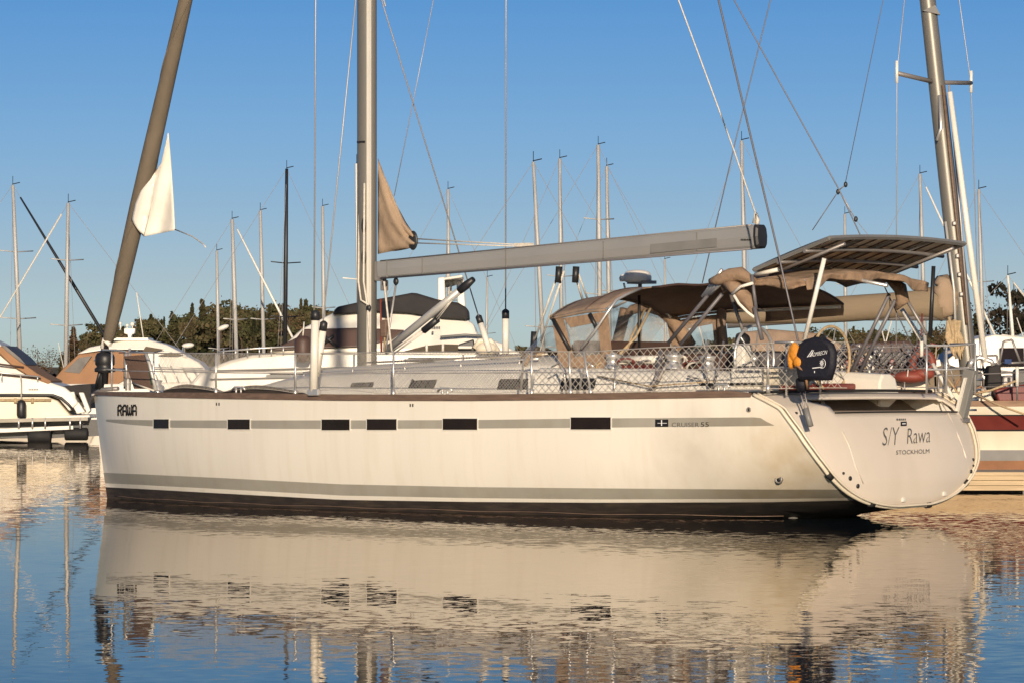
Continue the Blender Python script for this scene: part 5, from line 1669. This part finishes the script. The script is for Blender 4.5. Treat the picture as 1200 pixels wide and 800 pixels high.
for x, y, r in ((155, 380, .08), (149, 381.5, .06), (141, 379, .05)):
    mb = MB(); mb.ell(fr(x, y, 0), (r, r, r)); mb.tube([fr(x, y, 0), fr(x, 387, 0)], .02, 5); mb.build('aerial_dome', 'white', rm)
mb = MB(); mb.tube([fr(160, 343, .3), fr(168, 396, .3)], .022, 5); mb.build('whip_aerial', 'white', m2)
mb = MB()
for x in (176, 186, 200, 214, 226): mb.tube([fr(x, 424 + (x - 176) * .15, Y0 + .05), fr(x + 6, 436 + (x - 176) * .1, Y0 + .05), fr(x + 10, 448, Y0)], .02, 5)
mb.tube([fr(170, 430, Y0), fr(238, 431, Y0)], .02, 5); mb.build('bow_rail', 'steel', m2)

for px, py, D, lb, tilt in ((262, 384, 150, 'white oval dock lamp leaning on its thin pole', .35), (221, 404.5, 150, 'small low white dock lamp behind the bow cruiser', .1)):
    o_ = at(px - 5, py, D); t = thing('dock_lamp', lb, 'lamp', (o_.x, D, 0))
    mb = MB(); mb.tube([(0, 0, .3), (0, 0, o_.z)], .035, 6); mb.build('pole', 'dull_steel', t)
    mb = MB(); mb.ell((.13, 0, o_.z), (.22, .14, .09), rot=Matrix.Rotation(-tilt, 3, 'Y')); mb.build('lamp_head', 'white', t)

# ---- big flybridge motor yacht behind the mast
fr = Frame(430, 98)
fy = thing('flybridge_yacht', 'big white flybridge motor yacht with black top cover behind the mast', 'motor yacht', fr.o)
Y0, Y1 = -1.9, 2.4
mb = MB(); fr.slab(mb, [(226, 453), (242, 434), (275, 422), (300, 416), (345, 412), (470, 411), (604, 410), (612, 416), (612, 520), (560, 540), (280, 540), (246, 500)], Y0, Y1, inset=.3); fh = mb.build('hull', 'white', fy, bevel=.08)
for y in (430, 440): mb = MB(); mb.tube([fr(246, y + 4, Y0 + .17), fr(420, y, Y0 + .17), fr(604, y - 1, Y0 + .17)], .02, 5); mb.build('hull_line', 'grey_plastic', fh)
mb = MB(); fr.slab(mb, [(318, 413), (340, 402), (357, 386), (394, 367), (440, 365), (500, 367), (545, 374), (556, 380), (560, 393), (590, 403), (604, 412)], Y0 + .3, Y1 - .3, inset=.45); sup = mb.build('superstructure', 'white', fy, bevel=.08)
mb = MB(); fr.slab(mb, [(322, 411), (352, 396), (359, 386.5), (424, 385), (476, 387.5), (462, 398), (426, 406.5), (345, 410)], Y0 + .18, Y0 + .9, inset=.25); mb.build('windscreen_cover', 'glass_brown', fy, bevel=.03)
mb = MB()
for a, b_ in (((376, 390), (396, 407)), ((379, 403), (391, 393)), ((362, 400), (372, 394))): mb.tube([fr(*a, Y0 + .22), fr(*b_, Y0 + .18)], .035, 5)
mb.build('wiper', 'black', fy)
mb = MB(); fr.slab(mb, [(476, 411.5), (500, 405.5), (520, 403.5), (538, 404), (538, 411.5)], Y0 + .28, Y0 + .5); mb.build('side_window', 'glass_dark', fy)
for x in (500, 519): mb = MB(); mb.tube([fr(x, 403, Y0 + .27), fr(x, 412, Y0 + .27)], .03, 5); mb.build('window_post', 'white', fy)
mb = MB(); fr.slab(mb, [(392, 370), (397, 361), (420, 356), (450, 351), (484, 344.5), (490, 345), (513, 352), (538, 356), (549, 362.5), (550, 376), (520, 374), (480, 368), (440, 366)], Y0 + .42, Y1 - .45, inset=.2); mb.build('flybridge_cover', 'canvas_black', fy, bevel=.06)
mb = MB()
fr.slab(mb, [(514, 327), (522, 326), (523, 356), (514, 354)], -1.2, -.7); fr.slab(mb, [(534, 324), (543, 324), (545, 360), (536, 358)], .6, 1.1)
fr.slab(mb, [(514, 328), (543, 323.5), (543, 327), (514, 331)], -1.2, 1.1); ar = mb.build('radar_arch', 'white', fy, bevel=.03)
mb = MB(); mb.ell(fr(524, 332, -.2), (.10, .10, .10)); mb.ell(fr(530, 331, .1), (.12, .12, .09)); mb.tube([fr(528, 352, 0), fr(529, 326, 0)], .02, 5); mb.build('aerial_dome', 'cream', ar)
mb = MB(); mb.tube([fr(524, 326, -.4), fr(526, 300, -.4)], .018, 5); mb.build('whip_aerial', 'white', ar)
mb = MB(); mb.tube([fr(516, 395, Y0 + .25), fr(545, 392.5, Y0 + .25), fr(566, 394, Y0 + .3)], .03, 5); mb.build('moulding_line', 'grey_plastic', sup)
mb = MB()
for i in range(7): x = 503 + i * 1.9; mb.poly([fr(x, 384.6, Y0 + .42), fr(x + 1.3, 384.5, Y0 + .42), fr(x + 1.3, 382.6, Y0 + .46), fr(x, 382.7, Y0 + .46)])
mb.build('small_lettering', 'text_grey', sup)
mb = MB(); mb.box(fr(507, 389.5, Y0 + .36), (.04, .1, .05)); mb.box(fr(507, 379, Y0 + .44), (.03, .1, .03)); mb.build('vent', 'black', sup)
mb = MB(); fr.slab(mb, [(538, 404), (556, 398), (558, 412), (538, 412)], Y0 + .1, Y0 + .5); mb.build('dark_locker', 'black', fy, bevel=.03)
mb = MB(); mb.tube([fr(556, 408, Y0), fr(562, 399, Y0), fr(575, 399, Y0), (fr(584, 412, Y0))], .06, 8); mb.ell(fr(570, 408, Y0), (.25, .2, .15)); mb.build('davit', 'cream', fy)
mb = MB(); fr.slab(mb, [(538, 406), (554, 406), (554, 409), (538, 409)], Y0 - .05, Y0 + .1); mb.build('rolled_awning', 'sail_white', fy, bevel=.02)
mb = MB()
for x in range(262, 360, 14): mb.tube([fr(x, 420 - (x - 262) * .06, Y0 + .2), fr(x, 408 - (x - 262) * .04, Y0 + .2)], .018, 5)
mb.tube([fr(255, 412, Y0 + .2), fr(300, 408, Y0 + .2), fr(360, 405, Y0 + .2)], .02, 5); mb.build('bow_rail', 'steel', fy)
fd_o = fr(355, 409, Y0 - .25) + fr.o
fd = thing('boat_fender', 'dark covered fender hanging on the side of the flybridge yacht bow', 'fender', fd_o)
mb = MB(); mb.lathe([(0, -.30), (.14, -.27), (.19, -.15), (.19, .18), (.12, .28), (0, .30)], seg=14); mb.build('body', 'glass_brown', fd)
mb = MB(); mb.tube([(0, 0, .28), (.02, .1, .6)], .02, 5); mb.build('rope', 'rope', fd)


# ---- generic small cruisers filling the moorings behind
def cruiser(label, px, D, L, bow, canopy, seed, ky=1.0, dark=False):
    rs = random.Random(seed)
    t = thing('cabin_boat', label, 'motor boat', ((px - 600) * D / F, D, 0), rs.uniform(-.25, .25), 'small cabin boats moored behind')
    fb = (.95 + .03 * L) * ky
    m = MB(); hull_loft(m, -L / 2, L / 2, L * .33, fb, [(.45, 1), (.35, 0), (.14, 2)], bow); m.build('hull', ['white', 'grey_boot' if seed % 2 else 'dark_red', 'antifoul'], t)
    w = L * .125
    m = MB(); rows = []
    for q, hh in ((-.12, .05), (-.08, .95), (.10, 1.05), (.17, .95), (.27, .45), (.40, .12)):
        x = q * L * bow; k = 1 - max(0, q) * 1.0
        rows.append([(x, -w * k, fb - .03), (x, -w * .86 * k, fb + hh * ky), (x, w * .86 * k, fb + hh * ky), (x, w * k, fb - .03)])
    m.grid(rows, smooth=False); m.poly(rows[0]); m.poly(rows[-1]); c = m.build('cabin', 'white', t, bevel=.04)
    for q0, q1 in ((-.07, .0), (.015, .09)):
        m = MB(); m.prism([Vector((q0 * L * bow, -w * .95 - .01, fb + .45 * ky)), Vector((q1 * L * bow, -w * .95 - .01, fb + .45 * ky)), Vector((q1 * L * bow, -w * .90 - .01, fb + .8 * ky)), Vector((q0 * L * bow, -w * .90 - .01, fb + .8 * ky))], (0, .03, 0)); m.build('side_window', 'glass_dark', c)
    m = MB(); m.prism([Vector((.172 * L * bow, -w * .72, fb + .92 * ky)), Vector((.172 * L * bow, w * .72, fb + .92 * ky)), Vector((.268 * L * bow, w * .62, fb + .47 * ky)), Vector((.268 * L * bow, -w * .62, fb + .47 * ky))], (.02 * bow, 0, .02)); m.build('windscreen', 'glass_dark', c)
    m = MB(); rows = []
    for q, hh in ((-.44, .25), (-.38, .75), (-.25, 1.1), (-.12, 1.12)):
        x = q * L * bow
        rows.append([(x, -w * 1.05, fb), (x, -w * .9, fb + hh * ky), (x, 0, fb + hh * ky * 1.06), (x, w * .9, fb + hh * ky), (x, w * 1.05, fb)])
    m.grid(rows); m.poly(rows[0]); m.build('canopy', canopy, t)
    m = MB()
    for q in (.1, .2, .3, .4, .47):
        for s in (-1, 1):
            ww = s * w * 1.15 * (1 - max(0, q - .1) * 1.9); m.tube([(q * L * bow, ww, fb), (q * L * bow, ww, fb + .55)], .018, 4)
    for s in (-1, 1): m.tube([(q * L * bow, s * w * 1.15 * (1 - max(0, q - .1) * 1.9), fb + .55) for q in (.1, .2, .3, .4, .47)], .018, 4)
    m.build('bow_rail', 'steel', t)
    m = MB(); m.tube([(-.05 * L * bow, .2, fb + .9 * ky), (-.10 * L * bow, .2, fb + 2.4)], .016, 4); m.build('whip_aerial', 'white', t)
    return t


cruiser('white cabin boat with black canopy seen through the sprayhood windows', 775, 104, 8.5, -1, 'canvas_black', 1, 1.1)
cruiser('white cabin boat with navy canopy seen below the sprayhood rear edge', 850, 112, 8, 1, 'navy', 2, 1.15)
cruiser('white cabin boat behind the steering wheels', 930, 120, 8.5, 1, 'canvas_black', 3)
cruiser('white cabin boat with beige canopy behind the netting at the stern', 1010, 110, 8, -1, 'cover_beige', 4)
cruiser('white cabin boat with green canopy behind the stern poles', 1062, 125, 7.5, 1, 'green_cloth', 5)
cruiser('white cabin boat with high pale cabin at the right edge under the small mast', 1194, 112, 8.5, -1, 'cover_beige', 6, 1.35)
cruiser('white cabin boat with black canopy right of the spinnaker pole', 1158, 130, 8, 1, 'canvas_black', 7)
cruiser('low white boat between the motor yacht and the sprayhood', 608, 128, 8, -1, 'canvas_black', 8, .9)
cruiser('white cabin boat far behind the mast foot of the dark forestay', 86, 190, 7, 1, 'canvas_black', 9, .9)
cruiser('white cabin boat moored furthest right behind the others', 1225, 140, 9, 1, 'canvas_orange', 10, 1.2)

# ---- the red striped sailing yacht alongside on the right
D_N = 88.0
fr = Frame(1100, D_N)
ny = thing('striped_yacht', 'cream sailing yacht with dark red hull stripe moored on the right', 'sailing yacht', fr.o)
HW_ = 1.45
px2x = lambda p: (p - 600) * D_N / F - fr.o.x
x_st, x_bw = px2x(835), px2x(1420)
n = 36; rows = []
def n_z(py): return H - (py - YH) * (D_N - HW_) / F
ZB = [n_z(469), n_z(476), n_z(485.5), n_z(487), n_z(503), n_z(505), n_z(527), n_z(539.5), 0.0, -.4]
for i in range(n + 1):
    t = i / n; x = x_st + (x_bw - x_st) * t
    w = HW_ * (.72 + .28 * math.sin(min(1, t / .4) * math.pi / 2)) * (1 - max(0, (t - .55) / .45) ** 2.2)
    up = .30 * max(0, t - .5) ** 2
    rows.append([(x, max(.02, w) * (1 - .16 * k / 9), z + up * max(0, z) / 1.4) for k, z in enumerate(ZB)])
MI = [0, 1, 2, 3, 2, 1, 4, 5, 5]
MI = [0, 1, 5, 3, 5, 1, 4, 2, 2]
mb = MB()
for s in (-1, 1): mb.grid([[(p[0], s * p[1], p[2]) for p in r] for r in rows], lambda i, j: MI[j])
mb.grid([[(r[0][0], r[0][1] * k, r[0][2] - .03) for k in (1, .5, 0, -.5, -1)] for r in rows], 6)
for j in range(len(ZB) - 1): a, b_ = rows[0][j], rows[0][j + 1]; mb.poly([a, (a[0], -a[1], a[2]), (b_[0], -b_[1], b_[2]), b_], MI[j])
mb.build('hull', ['teak', 'cream', 'orange_boot', 'dark_red', 'grey_boot', 'black', 'teak'], ny)
NY = -HW_
# cabin trunk forward of the mast, doghouse aft
mb = MB(); fr.slab(mb, [(1085, 470), (1085, 455), (1130, 452), (1152, 456), (1160, 470)], -.95, .95, inset=.12); mb.build('cabin', 'cream', ny, bevel=.04)
mb = MB(); fr.slab(mb, [(905, 470), (910, 446), (1000, 442), (1080, 446), (1086, 470)], -1.05, 1.05, inset=.15); mb.build('cockpit_coaming', 'cream', ny, bevel=.04)
mb = MB(); fr.slab(mb, [(1000, 447), (1010, 438), (1050, 437), (1064, 446)], -1.0, -.5); mb.build('red_cushion', 'dark_red', ny, bevel=.05)
mb = MB(); fr.slab(mb, [(1165, 470), (1160, 455), (1200, 449), (1260, 450), (1262, 470)], -.8, .8, inset=.1); mb.build('forward_cabin', 'dark_red', ny, bevel=.04)
mb = MB(); mb.tube([fr(1087, -260, 0) - Vector((.75, 0, 0)), fr(1087, 0, 0), fr(1110, 210, 0), fr(1136, 440, 0), fr(1139, 468, 0)], [.15, .165, .18, .19, .19], 14); nm = mb.build('mast', 'alu_mast', ny)
for a, b_, dy in (((1097, 97), (1051, 86), -.9), ((1099, 97), (1138, 97.5), .9)):
    mb = MB(); mb.tube([fr(*a, 0), fr(*b_, dy)], .05, 6); mb.build('spreader', 'dull_steel', nm)
    mb = MB(); c = fr(*b_, dy); mb.tube([c + Vector((0, 0, -.2)), c + Vector((0, 0, .25))], .035, 6); mb.build('spreader_boot', 'white', nm)
mb = MB(); c = fr(1096, 6, -.2); mb.prism([c, c + Vector((-.25, 0, -.12)), c + Vector((.1, 0, -.2))], (0, .2, 0)); mb.build('deck_light', 'black', nm)
for pts, r, mt in (([(1105, 100, -.2), (1120, 250, -.22), (1133, 380, -.25)], .03, 'wood'), ([(1101, 112, -.2), (1103, 150, -.3), (1098, 165, -.3)], .04, 'steel'),
                   ([(1112, 100, -.2), (1126, 260, -.2), (1140, 440, -.25)], .022, 'wire'), ([(1108, 260, -.2), (1118, 340, -.25), (1121, 420, -.2)], .03, 'alu')):
    mb = MB(); mb.tube([fr(*p) for p in pts], r, 6); mb.build('halyard', mt, nm)
for y in (300, 322, 345, 262): mb = MB(); mb.box(fr(1122 + (y - 300) * .1, y, -.22), (.08, .10, .09)); mb.build('mast_winch', 'dull_steel', nm, bevel=.02)
mb = MB(); mb.tube([fr(1113, 108, -.35), fr(1134, 270, -.4), fr(1155, 424, -.5)], [.055, .065, .06], 10); mb.build('spinnaker_pole', 'white', ny)
# boom and its beige cover
mb = MB(); mb.tube([fr(1118, 372, 0), fr(985, 372, 0), fr(852, 381, 0)], .07, 8); nb = mb.build('boom', 'dull_steel', ny)
mb = MB(); rws = []
for px, yt, yb in ((846, 362, 379), (862, 357.5, 380), (900, 354, 380), (950, 350, 379.5), (1000, 346, 377), (1040, 343.5, 374), (1070, 341, 372), (1092, 336, 373), (1104, 332, 377)):
    a, b_ = fr(px, yt, 0), fr(px, yb, 0); h_ = (a.z - b_.z) / 2; w_ = .20; c = (a + b_) / 2
    rws.append([c + Vector((.02 * math.sin(k * 2 + px), w_ * math.cos(k * 2 * math.pi / 16) * (.75 + .25 * (1 - math.sin(k * 2 * math.pi / 16))), h_ * math.sin(k * 2 * math.pi / 16))) for k in range(16)])
mb.grid(rws, close=True); mb.poly(rws[0]); mb.poly(rws[-1]); mb.build('sail_cover', 'cover_beige', nb)
mb = MB(); rws = []
for px, yt, yb, w_ in ((1096, 330, 366, .20), (1101, 323, 371, .26), (1109, 322, 374, .26), (1118, 332, 370, .24), (1122, 344, 362, .16)):
    a, b_ = fr(px, yt, 0), fr(px, yb, 0); h_ = (a.z - b_.z) / 2; c = (a + b_) / 2
    rws.append([c + Vector((.05 * math.sin(k * 3 + px), w_ * math.cos(k * math.pi / 8) + .03 * math.sin(k * 5), h_ * math.sin(k * math.pi / 8) * (1 + .08 * math.sin(k * 4 + px)))) for k in range(16)])
mb.grid(rws, close=True); mb.poly(rws[0]); mb.poly(rws[-1]); mb.build('bunched_sail', 'sail_tan', nb)
# rope coils at the mast, stays
for k in range(7):
    mb = MB(); x = 1112 + k * 2.3; pts = [fr(x + 4 * math.sin(k), 372 + 3 * k, -.30), fr(x + 5 + 2 * math.sin(k * 2), 392 + 2 * k, -.36), fr(x + 3, 412 + (k % 3) * 4, -.34), fr(x - 3, 396, -.33), fr(x - 1, 376, -.3)]
    mb.tube(pts, .035, 6); mb.build('rope_coil', 'rope_tan', ny)
for pts, r, mt in (([(1050, 470, -1.2), (1051, 86, -.9), (1085, -240, -.1)], .010, 'wire'), ([(1150, 470, 1.0), (1138, 98, .9), (1090, -240, .1)], .010, 'wire'),
                   ([(823, 332, .0), (862, 165, 0), (903, 0, 0), (940, -160, 0)], .012, 'wire_dark'), ([(990, 218, 0), (1035, 0, 0), (1060, -150, 0)], .008, 'wire_dark'),
                   ([(982, 224, 0), (992, 216, 0)], .012, 'wire_dark'), ([(952, 270, 0), (980, 228, 0)], .010, 'wire_dark'), ([(985, 226, 0), (1003, 258, 0)], .010, 'wire'), ([(1055, 322, 0), (1003, 258, 0)], .006, 'wire')):
    mb = MB(); mb.tube([fr(*p) for p in pts], r, 5); mb.build('stay', mt, ny)
for x, y in ((982, 225), (991, 216.5), (1003, 257)): mb = MB(); mb.ell(fr(x, y, 0), (.04, .03, .06)); mb.build('stay_block', 'black', ny)
# rails, winches and gear amidships and forward
mb = MB()
for x in (845, 890, 940, 985, 1030, 1060, 1100, 1150, 1192, 1235): mb.tube([fr(x, 471, NY + .08), fr(x, 440 if x < 1100 else 436, NY + .08)], .02, 6)
mb.tube([fr(840, 440, NY + .08), fr(1100, 440, NY + .08), fr(1240, 434, NY + .08)], .012, 5); mb.tube([fr(840, 455, NY + .08), fr(1240, 452, NY + .08)], .010, 5)
mb.build('guard_rail', 'dull_steel', ny)
mb = MB(); mb.tube([fr(1192, 430, NY), fr(1192, 452, NY)], .035, 8); mb.build('white_post', 'white', ny)
mb = MB()
for k in range(70):
    i, j = k % 14, k // 14
    x = 985 + i * 7.5
    mb.tube([fr(x, 402 + j * 8, NY + .1), fr(x + 8, 410 + j * 8, NY + .1)], .010, 4); mb.tube([fr(x + 8, 402 + j * 8, NY + .1), fr(x, 410 + j * 8, NY + .1)], .010, 4)
mb.build('rail_net', 'wire_dark', ny)
mb = MB(); fr.slab(mb, [(984, 446), (990, 408), (1000, 402), (1062, 399), (1078, 408), (1088, 446)], -.6, .9, inset=.2); mb.build('doghouse', 'glass_brown', ny, bevel=.06)
for q in ([(1000, 416), (1020, 414), (1020, 428), (998, 430)], [(1028, 413), (1056, 412), (1062, 427), (1028, 428)]):
    mb = MB(); fr.slab(mb, q, -.62, -.5); mb.build('doghouse_window', 'smoke', ny, bevel=.02)
mb = MB(); fr.slab(mb, [(862, 412), (864, 390), (900, 386), (958, 391), (984, 404), (984, 412)], -.8, .8, inset=.2); mb.build('stern_hood', 'canvas', ny, bevel=.06)
mb = MB(); fr.slab(mb, [(856, 446), (858, 412), (984, 410), (984, 446)], -.5, .8); mb.build('cockpit_clutter', 'wire_dark', ny, bevel=.05)  # plain dark block standing in for cluttered gear below the hood
rs = random.Random(4)
for k in range(44):
    x, y = rs.uniform(900, 1112), rs.uniform(404, 446)
    sx_, sz_ = rs.uniform(.05, .22), rs.uniform(.05, .2)
    mb = MB(); mb.box(fr(x, y, rs.uniform(-1.1, -.65)), (sx_, .12, sz_), rot=Matrix.Rotation(rs.uniform(-.5, .5), 3, 'Y'))
    mb.build('deck_gear', rs.choice(['cream', 'black', 'wood', 'dark_red', 'dull_steel', 'wire_dark', 'grey_plastic', 'rope_tan', 'glass_brown', 'white']), ny, bevel=.02)
for k in range(24):
    x, y = rs.uniform(985, 1110), rs.uniform(390, 430)
    mb = MB(); mb.tube([fr(x, y, -.9), fr(x + rs.uniform(-14, 14), y + rs.uniform(18, 40), -.9)], rs.uniform(.010, .028), 6)
    mb.build('gear_tube', rs.choice(['steel', 'dull_steel', 'wire_dark', 'rope_tan', 'black', 'white']), ny)
for x0, x1, y0_, y1_, mt in ((1132, 1152, 436, 462, 'black'), (1154, 1172, 428, 455, 'canvas_black'), (1170, 1186, 440, 458, 'dull_steel'), (1186, 1204, 432, 452, 'black'), (1139, 1165, 452, 468, 'wire_dark')):
    mb = MB(); fr.slab(mb, [(x0, y1_), (x0 + 2, y0_), (x1 - 2, y0_ - 1), (x1, y1_)], -.5 + rs.random() * .3, .2); mb.build('deck_locker', mt, ny, bevel=.04)
mb = MB()
for a, b_ in (((1130, 418), (1168, 416)), ((1168, 416), (1172, 440)), ((1150, 418), (1154, 440)), ((1176, 400), (1170, 432)), ((1176, 400), (1186, 398)), ((1186, 398), (1196, 425)), ((1165, 426), (1204, 424)), ((1132, 430), (1204, 438))):
    mb.tube([fr(*a, .3), fr(*b_, .3)], .026, 6)
mb.build('seat_frame', 'dull_steel', ny)
mb = MB(); mb.tube([fr(1138, 424, -.5), fr(1148, 418, -.5), fr(1162, 423, -.5), (fr(1164, 428, -.5))], .05, 8); mb.tube([fr(1136, 430, -.5), fr(1140, 420, -.5)], .06, 8); mb.build('bright_rail', 'steel', ny)
mb = MB(); mb.box(fr(1181, 423, -.1), (.14, .1, .09)); mb.build('blue_box', 'blue_cloth', ny)
for a, b_, r in (((1132, 456, NY), (1204, 486, NY - 1.0), .022), ((1132, 463, NY), (1190, 446, NY), .024), ((1108, 440, NY), (1133, 470, NY), .02)):
    mb = MB(); p, q = fr(*a), fr(*b_); mb.tube([p, p.lerp(q, .5) + Vector((0, 0, -.04)), q], r, 5); mb.build('mooring_rope', 'rope_tan', ny)
for pts in ([(1118, 455, NY), (1122, 446, NY), (1128, 440, NY), (1126, 452, NY)], [(1140, 457, NY), (1150, 452, NY), (1155, 457, NY), (1144, 460, NY)]):
    mb = MB(); mb.tube([fr(*p) for p in pts], .02, 6); mb.build('orange_hose', 'canvas_orange', ny)

# low timber pontoon between the two yachts
fp = Frame(1170, 73.6)
pw = thing('pontoon', 'pale timber pontoon floating just behind the stern of the big white yacht', 'pontoon', fp.o)
mb = MB(); xa, xb = fp(1020, 552).x, fp(1420, 552).x; zt = fp(1170, 552.5).z
mb.box(((xa + xb) / 2, .9, zt - .03), (xb - xa, 1.9, .06)); mb.build('deck', 'pale_wood', pw)
mb = MB()
for k in range(3): mb.box(((xa + xb) / 2, .02 * k, zt - .10 - .088 * k), (xb - xa, .05, .082))
mb.build('side_board', 'pale_wood', pw, bevel=.008)
mb = MB()
for x in np.linspace(xa + .6, xb - .6, 4): mb.box((x, 1.0, .05), (1.0, 1.4, .42))
mb.build('float', 'rubber', pw, bevel=.04)
lb_o = fr(1081, 426, -1.25) + fr.o
lbu = thing('horseshoe_buoy', 'red horseshoe buoy hanging on the striped yacht rail by the mast', 'lifebuoy', lb_o)
mb = MB(); mb.tube([Vector((.20 * math.cos(a), 0, .23 * math.sin(a))) for a in np.linspace(-1.1, math.pi + 1.1, 24)], .085, 8); mb.build('ring', 'red', lbu)
mb = MB(); mb.tube([(0, 0, .25), (-.02, .02, .7), (0, .05, 1.0)], .018, 5); mb.build('strap', 'red', lbu)
fl_o = fr(1068, 441, -1.3) + fr.o
flg = thing('red_bundle', 'red canvas bundle lying on the striped yacht side deck by the buoy', 'bundle', fl_o)
mb = MB(); mb.ell((0, 0, 0), (.38, .2, .13)); mb.ell((.25, -.05, .06), (.22, .15, .12)); mb.build('cloth', 'red', flg)
mb = MB(); mb.tube([(-.1, -.2, 0), (-.08, -.16, .13), (-.06, .1, .14)], .015, 5); mb.build('tie', 'rope', flg)
